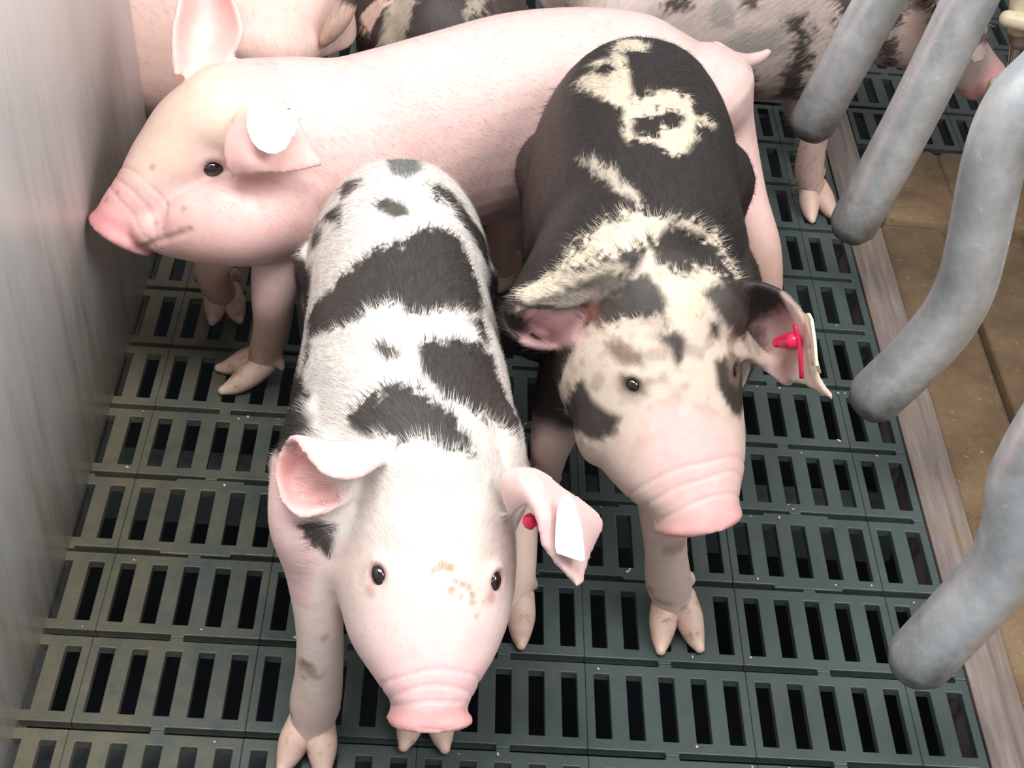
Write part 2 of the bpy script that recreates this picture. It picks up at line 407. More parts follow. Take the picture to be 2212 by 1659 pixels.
class Pig:
    def __init__(s, name, rings, voxel=0.002):
        """rings: dorsal point(3), half width, height, roll(deg), squareness"""
        s.name = name; s.voxel = voxel; s.V = []; s.F = []; s.nv = 0
        R = np.array([np.r_[r[0], r[1], r[2], r[3] if len(r) > 3 else 0.0, r[4] if len(r) > 4 else 2.2] for r in rings], float)
        D = catmull(R, 8); s.D = D
        P = D[:, :3]; T = norm(np.gradient(P, axis=0))
        N = []; ref = np.array([0, 0, 1.0])
        for t in T: N.append(norm(ref - t*(ref@t)))
        N = np.array(N)
        rr = np.radians(D[:, 5])[:, None]; B = np.cross(T, N)      # B points to the pig's right when walking along T? (T head-ward)
        N2 = N*np.cos(rr)+B*np.sin(rr); B2 = np.cross(T, N2)
        Cc = P - N2*D[:, 4:5]/2
        s.C, s.T, s.N, s.B, s.W, s.H = Cc, T, N2, B2, D[:, 3], D[:, 4]
        seg = 36; V = []
        for c, n, b, w_, h, e in zip(Cc, N2, B2, D[:, 3], D[:, 4], D[:, 6]):
            for k in range(seg):
                a = 2*math.pi*k/seg; sn, cs = math.sin(a), math.cos(a)
                x = w_*math.copysign(abs(sn)**(2/e), sn)*(1-0.10*cs); y = h/2*math.copysign(abs(cs)**(2/e), cs)
                V.append(c+b*x+n*y)
        F = []; m_ = len(Cc)
        for i in range(m_-1):
            for k in range(seg): F.append((i*seg+k, i*seg+(k+1) % seg, (i+1)*seg+(k+1) % seg, (i+1)*seg+k))
        V += [Cc[0], Cc[-1]]
        for k in range(seg):
            F.append((len(V)-2, (k+1) % seg, k)); F.append((len(V)-1, (m_-1)*seg+k, (m_-1)*seg+(k+1) % seg))
        s.add(V, F); s.parts = []; s.feet = []
    def add(s, V, F):
        s.V.append(np.asarray(V)); s.F += [tuple(i+s.nv for i in f) for f in F]; s.nv += len(V)
    def leg(s, pts, foot=None, spread=0.010, clen=0.026, csz=0.0098):
        """pts: list of (xyz, radius) from the coronet up into the body; foot heading (dx, dy)"""
        V, F = tube_geo([p for p, r in pts], [r for p, r in pts], 18, 6); s.add(V, F)
        if foot is not None:
            d = norm(np.array([foot[0], foot[1], 0.0])); sd = np.array([-d[1], d[0], 0]); c = np.array(pts[0][0]); R0 = pts[0][1]
            for sg in (-1, 1):                          # dew claws
                a = c + sd*sg*R0*.62 - d*R0*.55; a[2] = .036; b = c + sd*sg*R0*1.12 - d*R0*1.10; b[2] = .022
                s.add(*tube_geo([a, (a+b)/2, b], [.0055, .0050, .0032], 10, 3))
            s.feet.append((np.array(pts[0][0]), norm(np.array([foot[0], foot[1], 0.0])), spread, clen, csz))
    def ear(s, grid, th=0.0042): s.add(*sheet_geo(grid, th))
    def tail(s, pts, r): s.add(*tube_geo(pts, r, 12, 6))
    def ball(s, c, r3, axes=None):
        bm = bmesh.new(); bmesh.ops.create_icosphere(bm, subdivisions=3, radius=1.0)
        V = np.array([v.co[:] for v in bm.verts])*np.array(r3); F = [[v.index for v in f.verts] for f in bm.faces]; bm.free()
        if axes is not None: V = V@np.array(axes)
        s.add(V+np.asarray(c), F)
    def remesh(s, smooth=7):
        me = new_mesh('tmp', np.vstack(s.V), s.F)
        bm = bmesh.new(); bm.from_mesh(me); bmesh.ops.recalc_face_normals(bm, faces=bm.faces); bm.to_mesh(me); bm.free()
        o = bpy.data.objects.new('tmp', me); C.objects.link(o)
        md = o.modifiers.new('r', 'REMESH'); md.mode = 'VOXEL'; md.voxel_size = s.voxel; md.adaptivity = 0.0
        dg = bpy.context.evaluated_depsgraph_get(); dg.update()
        ev = bpy.data.meshes.new_from_object(o.evaluated_get(dg))
        bpy.data.objects.remove(o); bpy.data.meshes.remove(me)
        n = len(ev.vertices); P = np.empty(n*3); ev.vertices.foreach_get('co', P); P = P.reshape(-1, 3)
        E = np.empty(len(ev.edges)*2, int); ev.edges.foreach_get('vertices', E); E = E.reshape(-1, 2)
        s.E = E; s.deg = np.bincount(E.ravel(), minlength=n).astype(float)[:, None]
        for it in range(smooth):
            for lam in (0.6, -0.4): P = P + lam*(s.avg(P)-P)
        s.me = ev; s.P = P; s.normals(); s.fields()
    def avg(s, P):
        A = np.zeros_like(P); 
        for k in range(P.shape[1]):
            A[:, k] = np.bincount(s.E[:, 0], P[s.E[:, 1], k], minlength=len(P)) + np.bincount(s.E[:, 1], P[s.E[:, 0], k], minlength=len(P))
        return A/np.maximum(s.deg, 1)
    def normals(s):
        s.me.vertices.foreach_set('co', s.P.ravel()); s.me.update()
        N = np.empty(len(s.P)*3); s.me.vertices.foreach_get('normal', N); s.Nn = N.reshape(-1, 3)
    def fields(s):
        """for each vertex: position along the spine (0 tail, 1 snout) and the fur flow"""
        n = len(s.P); best = np.full(n, 1e9); idx = np.zeros(n, int)
        for i, c in enumerate(s.C):
            d = ((s.P-c)**2).sum(1)/(max(s.W[i], 0.02)**2); m_ = d < best; best[m_] = d[m_]; idx[m_] = i
        L = np.r_[0, np.cumsum(np.linalg.norm(np.diff(s.C, axis=0), axis=1))]; s.s = (L/L[-1])[idx]; s.idx = idx
        s.far = np.sqrt(best)[:, None]; s.s = s.s[:, None]
        for _ in range(10): s.s = s.avg(s.s)
        for _ in range(3): s.far = s.avg(s.far)
        s.s = s.s[:, 0]; s.far = s.far[:, 0]
        s.col = np.ones((n, 3))
        rel = s.P - s.C[idx]; side = (rel*s.B[idx]).sum(1)/np.maximum(s.W[idx], 0.01)
        s.side = side; s.top = (rel*s.N[idx]).sum(1)/np.maximum(s.H[idx]/2, 0.01)
        f = -s.T[idx]*0.9 + s.B[idx]*np.clip(side, -1, 1)[:, None]*0.75 - s.N[idx]*np.abs(np.clip(side, -1, 1))[:, None]*0.55
        f = f - s.Nn*(f*s.Nn).sum(1)[:, None]; s.flow = norm(f)
    def relax(s, c, r, it=25):
        """melt a crease: local smoothing around a point"""
        d = np.linalg.norm(s.P-np.asarray(c), axis=1)/r; k = (1-sstep(.55, 1.0, d))[:, None]*.7
        for _ in range(it): s.P = s.P + k*(s.avg(s.P)-s.P)
        s.normals()
    def bvh(s):
        f = [p.vertices[:] for p in s.me.polygons]; s.tree = BVHTree.FromPolygons([tuple(p) for p in s.P], f)
    def hit(s, px, py):
        d = Vector(ray(px, py)).normalized(); o = Vector(CAM); h = s.tree.ray_cast(o, d)
        if h[0] is not None: return np.array(h[0]), np.array(h[1]), True
        q = o + d*float(np.linalg.norm(s.C[len(s.C)//2]-CAM)); best = None
        for k in range(6):                              # walk to the closest approach of the ray to the skin
            r = s.tree.find_nearest(q); q = o + d*((r[0]-o).dot(d))
        return np.array(r[0]), np.array(r[1]), False
    def decal(s, poly, col, soft=0.003, jag=0.0, depth=0.05, wgt=1.0, seed=1, face=0.0):
        """paint a patch: the outline is found on the skin, then laid over it along the patch's own normal"""
        Hh = [s.hit(*p) for p in poly]; pts = np.array([h[0] for h in Hh])
        ok = [h for h in Hh if h[2]] or Hh
        n = norm(np.mean([h[1] for h in ok], 0)); c = pts.mean(0)
        t = norm(np.cross(n, [0.3, 0.2, 0.9])); b = np.cross(n, t)
        pl = np.c_[(pts-c)@t, (pts-c)@b]
        rel = s.P-c; q = np.c_[rel@t, rel@b]; m_ = np.where((np.abs(rel@n) < depth) & (s.Nn@n > face) & (np.abs(q).max(1) < np.abs(pl).max()+0.03))[0]
        if len(m_) == 0: return
        # ragged hairy edge: shift the lookup along the fur
        Q = s.P[m_]
        if jag:
            j = (hash_noise(Q, 420, seed)-0.5)*1.3 + (hash_noise(Q, 150, seed+1)-0.5)
            Q = Q + s.flow[m_]*(j*jag)[:, None]
        rel = Q-c; x, y = rel@t, rel@b
        ins = np.zeros(len(m_), bool); dist = np.full(len(m_), 1e9); k = len(pl)
        for i in range(k):
            a, e = pl[i], pl[(i+1) % k]
            cond = ((a[1] > y) != (e[1] > y)); xi = (e[0]-a[0])*(y-a[1])/(e[1]-a[1]+1e-15)+a[0]; ins ^= cond & (x < xi)
            dx, dy = e-a; u = np.clip(((x-a[0])*dx+(y-a[1])*dy)/(dx*dx+dy*dy+1e-15), 0, 1)
            dist = np.minimum(dist, np.hypot(x-a[0]-u*dx, y-a[1]-u*dy))
        sd = np.where(ins, dist, -dist); a = (sstep(-soft, soft, sd)*wgt)[:, None]
        s.col[m_] = s.col[m_]*(1-a)+np.array(col)*a
    def blob(s, c, r, col, wgt=1.0, nz=0.0, seed=3):
        d = np.linalg.norm(s.P-np.asarray(c), axis=1)/r
        if nz: d = d + (hash_noise(s.P, 220, seed)-0.5)*nz
        a = ((1-sstep(0.35, 1.0, d))*wgt)[:, None]; s.col = s.col*(1-a)+np.array(col)*a
    def mixcol(s, a, col):
        a = np.clip(a, 0, 1)[:, None]; s.col = s.col*(1-a)+np.array(col)*a
    def dent(s, c, r, amt):
        d = np.linalg.norm(s.P-np.asarray(c), axis=1)/r; s.P = s.P - s.Nn*(np.exp(-d*d*2.2)*amt)[:, None]
    def groove(s, pts, r, amt):
        L = catmull(pts, 10); d = np.full(len(s.P), 1e9)
        for q in L: d = np.minimum(d, ((s.P-q)**2).sum(1))
        s.P = s.P - s.Nn*(np.exp(-d/(r*r))*amt)[:, None]; return np.sqrt(d)
    def finish(s, label, cat='pig', group=None, hair=20000, hair_len=0.010, hair_w=0.00016, lift=0.22, hmask=None, hcol=None, seed=5):
        root = bpy.data.objects.new(s.name, None); C.objects.link(root)
        base = s.C[len(s.C)//2].copy(); base[2] = 0; root.location = base; s.root = root; s.base = base
        tag(root, label, cat, group)
        s.me.vertices.foreach_set('co', (s.P-base).ravel()); s.me.update()
        ca = s.me.color_attributes.new('Col', 'FLOAT_COLOR', 'POINT')
        ca.data.foreach_set('color', np.c_[np.clip(s.col, 0, 1), np.ones(len(s.P))].ravel())
        s.me.polygons.foreach_set('use_smooth', [True]*len(s.me.polygons)); s.me.name = 'body'
        s.me.materials.clear(); link('body', s.me, M_SKIN, root)
        for c, d, spr, cl, sz in s.feet: s.hoof(c, d, spr, cl, sz)
        if hair: s.hair(hair, hair_len, hair_w, lift, hmask, hcol, seed)
        return root
    def hoof(s, c, d, spr, cl, sz):
        """two claws: one part per claw"""
        sd = np.array([-d[1], d[0], 0])
        for sg in (-1, 1):
            a = c + sd*sg*spr*0.55 - d*0.002; a[2] = max(a[2], 0.012)
            tip = c + d*cl + sd*sg*spr*1.25; mid = (a+tip)/2 + d*0.003
            pts = [a+np.array([0, 0, 0.004]), a*0.6+tip*0.4+np.array([0, 0, 0.0]), tip*0.75+a*0.25]
            pts[1][2] = 0.6*a[2]+0.4*0.006; pts[2][2] = 0.0062
            tp = tip.copy(); tp[2] = 0.0042
            V, F = tube_geo(pts+[tp], [sz*0.95, sz*1.02, sz*0.72, sz*0.36], 14, 5)
            V = V.copy(); V[:, 2] = np.maximum(V[:, 2], 0.0006)
            me = new_mesh('hoof', V-s.base, F, True)
            link('hoof', me, M_HOOF, s.root)
    def eye(s, px, py, r=0.0062, sink=0.60, out=None, lid=0.0026, axis=(0.3, 1.0), el=1.3):
        """carve a socket with raised lids at the skin under that pixel; eyeball added in finish_eye"""
        if py is None: p, n = px
        else: p, n, ok = s.hit(px, py)
        d = np.linalg.norm(s.P-p, axis=1)
        sel = d < r*4
        dd = d[sel]/r
        up = UP*0.8 + np.array([0, 0, .4]); up = norm(up - n*(up@n)); w_ = 0.55+0.45*((s.P[sel]-p)@up)/(r*np.maximum(dd, .3))
        push = np.exp(-((dd-1.2)/0.55)**2)*lid*np.clip(w_, 0.15, 1) - np.exp(-(dd/0.8)**2)*r*0.5
        s.P[sel] = s.P[sel] + n*push[:, None]
        s.eyes = getattr(s, 'eyes', []) + [(p - n*r*sink, r, n, axis, el)]
        return p, n
    def mirrored(s, p, n):
        """the matching place on the other side of the head"""
        i = int(np.argmin(((s.C-p)**2).sum(1))); b = s.B[i]; q = p - 2*b*((p-s.C[i])@b)
        r = s.tree.find_nearest(Vector(q)); m_ = np.array(r[1]); return np.array(r[0]), m_
    def eyeballs(s):
        for c, r, n, ax, el in getattr(s, 'eyes', []):
            a = RT*ax[0] - UP*ax[1]; a = norm(a - n*(a@n)); b = np.cross(n, a)
            Mx = Matrix([[a[i]*el**.5, b[i]/el**.5, n[i]*.95, 0] for i in range(3)] + [[0, 0, 0, 1]])
            bm = bmesh.new(); bmesh.ops.create_uvsphere(bm, u_segments=20, v_segments=14, radius=r, matrix=Matrix.Translation(Vector(c-s.base)) @ Mx)
            bm_obj('eye', bm, M_EYE, s.root, True)
    def hair(s, n, ln, wd, lift, mask, hcol, seed):
        rng = np.random.RandomState(seed)
        nf = len(s.me.polygons); L = np.empty(nf, int); s.me.polygons.foreach_get('loop_start', L)
        lv = np.empty(len(s.me.loops), int); s.me.loops.foreach_get('vertex_index', lv)
        A = np.empty(nf); s.me.polygons.foreach_get('area', A)
        wv = np.ones(len(s.P)) if mask is None else mask
        v0 = lv[L]; pr = A*np.maximum(wv[v0], 0); pr /= pr.sum()
        f = rng.choice(nf, n, p=pr); a = lv[L[f]]; b = lv[L[f]+1]; c = lv[L[f]+2]
        u = rng.rand(n, 1); v = rng.rand(n, 1)*(1-u)
        mixv = lambda X: X[a]*(1-u-v)+X[b]*u+X[c]*v
        p = mixv(s.P)-s.base; nn = norm(mixv(s.Nn)); fl = mixv(s.flow)
        fl = fl + rng.randn(n, 3)*0.16; fl = norm(fl - nn*(fl*nn).sum(1)[:, None]); cl = mixv(s.col)
        if hcol is not None: cl = hcol(cl, rng)
        l = (ln*(0.55+0.8*rng.rand(n, 1)))*np.clip(mixv(wv[:, None]), 0.3, 1.6)
        sd = np.cross(nn, fl)*wd
        m1 = p + fl*l*0.5 + nn*l*lift*0.62; e1 = p + fl*l + nn*l*lift*0.85 + sd*rng.randn(n, 1)*1.0
        V = np.stack([p-sd-nn*0.0004, p+sd-nn*0.0004, m1-sd*0.8, m1+sd*0.8, e1], 1).reshape(-1, 3)
        i = np.arange(n)[:, None]*5
        F = np.concatenate([i+np.array([[0, 3, 1]]), i+np.array([[0, 2, 3]]), i+np.array([[2, 4, 3]])], 1).reshape(-1, 3)
        me = bpy.data.meshes.new('bristles'); me.vertices.add(len(V)); me.vertices.foreach_set('co', V.ravel())
        me.loops.add(F.size); me.loops.foreach_set('vertex_index', F.ravel())
        me.polygons.add(len(F)); me.polygons.foreach_set('loop_start', np.arange(len(F))*3); me.polygons.foreach_set('loop_total', np.full(len(F), 3))
        me.update()
        ca = me.color_attributes.new('Col', 'FLOAT_COLOR', 'POINT')
        ca.data.foreach_set('color', np.c_[np.repeat(np.clip(cl, 0, 1), 5, 0), np.ones(5*n)].ravel())
        # strands take the shading of the skin they grow from
        nv = np.repeat(norm(nn+fl*0.15), 5, 0); me.normals_split_custom_set_from_vertices([tuple(x) for x in nv])
        tag(link('bristles', me, M_COAT, s.root), kind='stuff')

PINK = (0.78, 0.49, 0.45); WHITE = (0.80, 0.73, 0.68); BLACK = (0.029, 0.023, 0.021); SNOUT = (0.80, 0.40, 0.40); EARIN = (0.78, 0.40, 0.38)
LEGC = (0.82, 0.62, 0.55); CREAM = (0.70, 0.60, 0.47); DIRT = (0.22, 0.15, 0.07)

def snout_marks(pg, pxn, r=0.0042, amt=0.004):
    for p in pxn:
        h = pg.hit(*p)
        pg.dent(h[0], r, amt); pg.blob(h[0], r*1.3, (0.30, 0.10, 0.10), 0.8)
def wrinkles(pg, s0, s1, n, amt):
    k = (pg.s-s0)/(s1-s0); m_ = sstep(0, 0.2, k)*(1-sstep(0.8, 1, k))*(pg.far < 1.6)*(pg.top > -0.2)
    pg.P = pg.P + pg.Nn*(m_*-np.maximum(np.sin(k*n*2*math.pi+2.5*hash_noise(pg.P, 70, 4)), 0.0)**4*amt*2)[:, None]

def tag_plate(parent, base, pts, mat, th=0.0012, name='ear_tag', label=None):
    """flat flexible tag: outline (world points) thickened along its normal"""
    P = np.array(pts); c = P.mean(0); n = norm(np.cross(P[1]-P[0], P[len(P)//2]-P[0]))
    if n@(CAM-c) < 0: n = -n
    k = len(P); V = np.vstack([P+n*th/2, P-n*th/2, [c+n*th/2], [c-n*th/2]]); F = []
    for i in range(k):
        j = (i+1) % k; F += [(i, j, k+j, k+i), (2*k, i, j), (2*k+1, k+j, k+i)]
    me = new_mesh(name, V-base, F); bm = bmesh.new(); bm.from_mesh(me); bmesh.ops.recalc_face_normals(bm, faces=bm.faces); bm.to_mesh(me); bm.free()
    o = link(name, me, mat, parent)
    if label: o['label'] = label
    return o, n

# ------------------------------------------------------------------ piglet 1: white with black patches, walking to the viewer
W3 = lambda x, y, z: np.array([x, y, z], float)
p1 = Pig('piglet', [
    (W3(.212, .332, .178), .030, .060), (W3(.213, .323, .217), .054, .125), (W3(.216, .300, .244), .063, .165, 0, 2.3),
    (W3(.219, .262, .255), .066, .182, 0, 2.3), (W3(.223, .212, .258), .0625, .172, 0, 2.2), (W3(.228, .162, .257), .0660, .172, 0, 2.2),
    (W3(.231, .115, .252), .071, .176, 0, 2.2), (W3(.238, .075, .249), .071, .172, 0, 2.2), (W3(.247, .046, .242), .062, .152, -1, 2.1),
    (W3(.253, .022, .231), .053, .132, -2, 2.1), (W3(.2545, -.004, .209), .0515, .118, -2, 2.2), (W3(.2555, -.028, .186), .0520, .108, -2, 2.25),
    (W3(.2565, -.045, .169), .0470, .090, -1, 2.25), (W3(.2578, -.060, .154), .0368, .069, 0, 2.3), (W3(.2587, -.070, .1425), .0268, .051, 0, 2.3),
    (W3(.2591, -.0758, .1355), .0215, .045, 0, 2.4), (W3(.2594, -.0790, .1325), .0243, .047, 0, 2.5), (W3(.2595, -.0815, .1300), .0233, .044, 0, 2.6),
    (W3(.2596, -.0830, .1285), .0180, .036, 0, 2.4)])
p1.leg([(at(672, 1572, .016), .0125), (at(681, 1518, .036), .0160), (at(690, 1440, .070), .0148), (at(690, 1350, .105), .0145), (at(676, 1230, .145), .0165), (at(668, 1130, .175), .024), (at(700, 1040, .19), .034)], (-0.12, -1), .0105)
p1.leg([(W3(.257, .020, .018), .0125), (W3(.258, .032, .042), .0145), (W3(.266, .034, .085), .014), (W3(.278, .050, .13), .020), (W3(.280, .065, .17), .032)], (0.0, -1), .0105)
p1.leg([(W3(.3115, .108, .018), .0115), (W3(.314, .122, .040), .0125), (W3(.309, .165, .078), .0125), (W3(.273, .215, .12), .020), (W3(.250, .255, .17), .040)], (-0.2, -1), .010)
p1.leg([(W3(.167, .245, .018), .0115), (W3(.165, .258, .040), .0125), (W3(.163, .285, .080), .0135), (W3(.172, .265, .12), .023), (W3(.188, .26, .17), .042)], (0.0, -1), .010)
p1.ball(W3(.174, .270, .150), (.017, .040, .055)); p1.ball(W3(.262, .270, .150), (.018, .040, .055))       # hams
p1.ball(W3(.178, .075, .165), (.020, .045, .055)); p1.ball(W3(.286, .080, .165), (.022, .045, .055))       # shoulders
p1.tail([W3(.214, .328, .190), W3(.220, .341, .176), W3(.223, .343, .155), W3(.220, .342, .135)], [.006, .0045, .0035, .003])
p1.ear([[dep(842, 992, .846), dep(848, 985, .852), dep(800, 1030, .866), dep(752, 1066, .858)],
        [dep(772, 1036, .828), dep(785, 962, .842), dep(760, 1045, .872), dep(735, 1090, .848)],
        [dep(705, 1030, .820), dep(702, 958, .838), dep(690, 1045, .872), dep(680, 1112, .838)],
        [dep(668, 990, .824), dep(650, 948, .838), dep(632, 1040, .858), dep(640, 1114, .838)],
        [dep(650, 958, .830), dep(622, 946, .838), dep(595, 1010, .846), dep(606, 1085, .840)]])
p1.ear([[dep(1078, 1022, .850), dep(1085, 1045, .850), dep(1090, 1075, .855), dep(1105, 1115, .866)],
        [dep(1150, 1016, .852), dep(1143, 1038, .834), dep(1138, 1062, .828), dep(1143, 1088, .832)],
        [dep(1218, 1060, .862), dep(1192, 1078, .838), dep(1172, 1105, .822), dep(1160, 1122, .824)],
        [dep(1298, 1122, .878), dep(1245, 1130, .848), dep(1196, 1165, .828), dep(1172, 1182, .824)],
        [dep(1275, 1185, .868), dep(1264, 1225, .852), dep(1258, 1255, .842), dep(1248, 1270, .836)]])
p1.remesh(6); p1.bvh()
for q in [(738, 1200), (735, 1260), (722, 1150), (742, 1310)]: p1.relax(p1.hit(*q)[0], .020, 30)
p1.bvh()
e1 = p1.eye(815, 1241, .0062, .6, None, .0026, (.4, 1), 1.35); e2 = p1.eye(1073, 1254, .0060, .6, None, .0026, (-.3, 1), 1.4)
wrinkles(p1, .885, .958, 4, .0004)
p1.normals()
c = p1
c.col[:] = WHITE
c.mixcol(sstep(.17, .08, c.P[:, 2]+(hash_noise(c.P, 60, 12)-.5)*.02)*(c.s < .75), LEGC)
hd = sstep(.70, .78, c.s); c.mixcol(hd*.75, (0.82, 0.64, 0.585)); c.mixcol(sstep(.81, .92, c.s), (0.81, 0.53, 0.53)); c.mixcol(sstep(.94, .975, c.s)*(c.far < 1.7), SNOUT)
earm = (c.far > 1.25) & (c.s > .58) & (c.P[:, 2] > .13)
c.mixcol(earm*sstep(1.15, 1.4, c.far)*.9, (0.82, 0.55, 0.53))
c.decal([(600, 990), (630, 950), (670, 970), (700, 1030), (750, 1060), (735, 1090), (650, 1112), (608, 1085)], EARIN, .004, 0, .03, .8)
c.decal([(1112, 1090), (1150, 1085), (1155, 1180), (1120, 1180)], (0.55, 0.14, 0.12), .004, 0, .03, .8)
J = .010
for poly in ([(868, 965), (960, 985), (1062, 985), (1065, 1060), (960, 1095), (878, 1060)], [(640, 800), (700, 770), (790, 800), (770, 850), (745, 915), (745, 955), (650, 945), (632, 880)], [(700, 745), (800, 690), (900, 680), (890, 740), (800, 745)]):
    c.decal(poly, (0.40, 0.37, 0.35), .010, .006, .05, .42, 17)
# black lower flanks and thighs
sd = np.abs(c.side) + (hash_noise(c.P, 70, 14)-.5)*.22
c.mixcol(sstep(.90, .98, sd)*(c.s < .46)*(c.P[:, 2] > .09)*((c.P[:, 1] > .20) | (c.side < 0)), BLACK)
c.mixcol(sstep(.80, .90, sd)*(c.side > 0)*sstep(.035, .06, c.P[:, 1])*(1-sstep(.135, .16, c.P[:, 1]+(c.side-.9)*.1))*sstep(.13, .17, c.P[:, 2]), BLACK)
c.mixcol(sstep(.185, .170, c.P[:, 2]+(hash_noise(c.P, 90, 2)-.5)*.02)*sstep(.19, .225, c.P[:, 1])*sstep(.09, .10, c.P[:, 2]), BLACK)
G = (0.10, 0.10, 0.09)
for poly, col in [
    ([(832, 346), (905, 347), (912, 368), (882, 386), (845, 378)], (0.16, 0.17, 0.16)),
    ([(690, 462), (698, 425), (740, 395), (784, 385), (775, 408), (732, 440), (696, 472)], BLACK),
    ([(812, 438), (835, 428), (880, 445), (886, 465), (855, 474), (825, 460)], (0.07, 0.07, 0.06)),
    ([(912, 393), (950, 398), (990, 430), (1015, 470), (1048, 520), (1056, 590), (1025, 525), (985, 470), (940, 422)], BLACK),
    ([(778, 560), (815, 535), (870, 522), (910, 500), (960, 495), (992, 515), (1012, 560), (1035, 620), (1046, 668), (1040, 690), (930, 677), (880, 676), (830, 657), (800, 667), (770, 697), (700, 722), (660, 745), (640, 770), (622, 780), (632, 748), (662, 700), (720, 622), (758, 582)], BLACK),
    ([(752, 912), (775, 870), (810, 850), (870, 840), (915, 845), (945, 870), (990, 920), (1022, 962), (1035, 985), (1005, 980), (975, 962), (950, 970), (925, 958), (895, 950), (860, 958), (800, 950), (760, 930)], BLACK),
    ([(903, 745), (960, 735), (1010, 740), (1060, 765), (1100, 820), (1122, 900), (1128, 955), (1095, 935), (1050, 905), (1000, 882), (955, 858), (930, 830), (903, 790)], BLACK),
    ([(803, 752), (830, 740), (866, 760), (870, 776), (830, 776)], (0.06, 0.055, 0.05)),
    ([(640, 1130), (690, 1120), (725, 1135), (715, 1210), (690, 1190)], BLACK),
    ([(1010, 690), (1040, 690), (1060, 745), (1050, 750)], BLACK)]:
    c.decal(poly, col, .0025, J if len(poly) > 8 else .005, .06, .97, 7)
c.decal([(672, 735), (655, 790), (652, 850), (645, 920), (632, 965), (595, 985), (585, 930), (598, 860), (612, 800), (632, 745)], BLACK, .003, J, .09, .97, 8, -.6)
c.decal([(850, 1570), (930, 1577), (1012, 1566), (990, 1588), (930, 1596), (868, 1590)], (0.74, 0.56, 0.55), .002, 0, .02, .8, 1, -.9)
c.decal([(905, 1568), (960, 1570), (985, 1565), (960, 1575), (915, 1575)], (0.42, 0.20, 0.20), .0015, 0, .02, .7, 1, -.9)
# dirt on the forehead, knee and pasterns
for px, py, r in [(953, 1222, .0035), (972, 1226, .0032), (975, 1275, .003), (938, 1232, .002), (1020, 1285, .0025), (1000, 1262, .002)]:
    h = c.hit(px, py); c.blob(h[0], r, (0.36, 0.24, 0.12), .7, .5)
for px, py, r in [(662, 1445, .012), (655, 1430, .006), (630, 1545, .004)]:
    h = c.hit(px, py); c.blob(h[0], r, DIRT, .65, .7)
for px, py, r in [(995, 1290, .0022), (1012, 1268, .002), (1022, 1302, .0025), (1030, 1330, .002), (985, 1255, .002), (1045, 1300, .002), (900, 1230, .0015), (700, 1380, .004)]:
    h = c.hit(px, py); c.blob(h[0], r, (0.40, 0.27, 0.18), .6, .8)
for px, py in [(800, 1275), (1060, 1290)]:
    h = c.hit(px, py); c.blob(h[0], .006, (0.55, 0.30, 0.27), .6)
for p, n in (e1, e2): c.blob(p, .0105, (0.62, 0.36, 0.32), .7); c.blob(p, .0064, (0.05, 0.03, 0.03), .9)
def face_mask(pg, a=.80, b=.95, lo=.25):
    m_ = 1-sstep(a, b, pg.s)*(1-lo*0.2); m_ = np.where(pg.s > .78, np.minimum(m_, .5), m_); m_ = np.where(pg.far > 1.35, m_*0.2, m_); m_ = m_*(.25+.75*sstep(.06, .17, pg.P[:, 2])); return np.maximum(m_, 0.0)
def hc1(cl, rng):
    lum = cl.mean(1, keepdims=True); wh = np.array([0.90, 0.87, 0.84]); k = (lum > .35)
    return np.where(k, cl*0.45+wh*0.55*(0.75+0.35*rng.rand(len(cl), 1)), cl*(0.8+0.6*rng.rand(len(cl), 1)))
p1.finish('white piglet with black back patches, walking towards the viewer on the slats', 'piglet', None, 60000, .0095, .00011, .09, face_mask(p1), hc1, 11)
p1.eyeballs()
o, n_ = tag_plate(p1.root, p1.base, [dep(*q) for q in [(1210, 1080, .822), (1218, 1069, .822), (1228, 1068, .823), (1240, 1082, .826), (1250, 1112, .828), (1258, 1150, .829), (1262, 1190, .828), (1263, 1207, .827), (1258, 1212, .827), (1230, 1204, .824), (1202, 1194, .821), (1199, 1180, .821), (1200, 1140, .820), (1203, 1105, .821)]], M_TAG, .0014, 'ear_tag', 'blank white plate tag')
st = dep(1180, 1105, .823); V, F = tube_geo([dep(1222, 1110, .829)-p1.base, dep(1205, 1114, .836)-p1.base, dep(1160, 1124, .846)-p1.base, dep(1146, 1126, .846)-p1.base], [.0028, .0028, .003, .0048], 14, 4); tagst = link('stud', new_mesh('stud', V, F, True), M_RED, o); tagst['label'] = 'red plastic stud'
# ------------------------------------------------------------------ piglet 2: dark, cream-flecked, head turned down to the right
QA, QB = at(1482, 815, .224), at(1546, 1142, .152)
p3 = Pig('piglet', [
    (W3(.398, .440, .206), .030, .060), (W3(.396, .430, .256), .056, .140), (W3(.391, .406, .290), .069, .185, 0, 2.3),
    (W3(.385, .376, .299), .077, .205, 0, 2.3), (W3(.381, .325, .303), .076, .205, 0, 2.3), (W3(.380, .278, .302), .075, .202, 0, 2.2),
    (W3(.381, .235, .297), .075, .196, 0, 2.2), (at(1392, 470, .288), .074, .186, 0, 2.2), (at(1425, 560, .274), .068, .165, 0, 2.1),
    (at(1445, 630, .263), .060, .142, 3, 2.1), (at(1462, 715, .246), .0575, .126, 4, 2.2), (at(1482, 815, .224), .0575, .114, 5, 2.3),
    *[(QA+(QB-QA)*t, w_, h_, 4, e_) for t, w_, h_, e_ in [(.26, .0525, .100, 2.3), (.50, .0470, .084, 2.3), (.70, .0390, .067, 2.3), (.84, .0300, .053, 2.4), (.92, .0270, .048, 2.5), (.97, .0280, .048, 2.6), (1.0, .0265, .045, 2.6), (1.03, .019, .034, 2.4)]]])
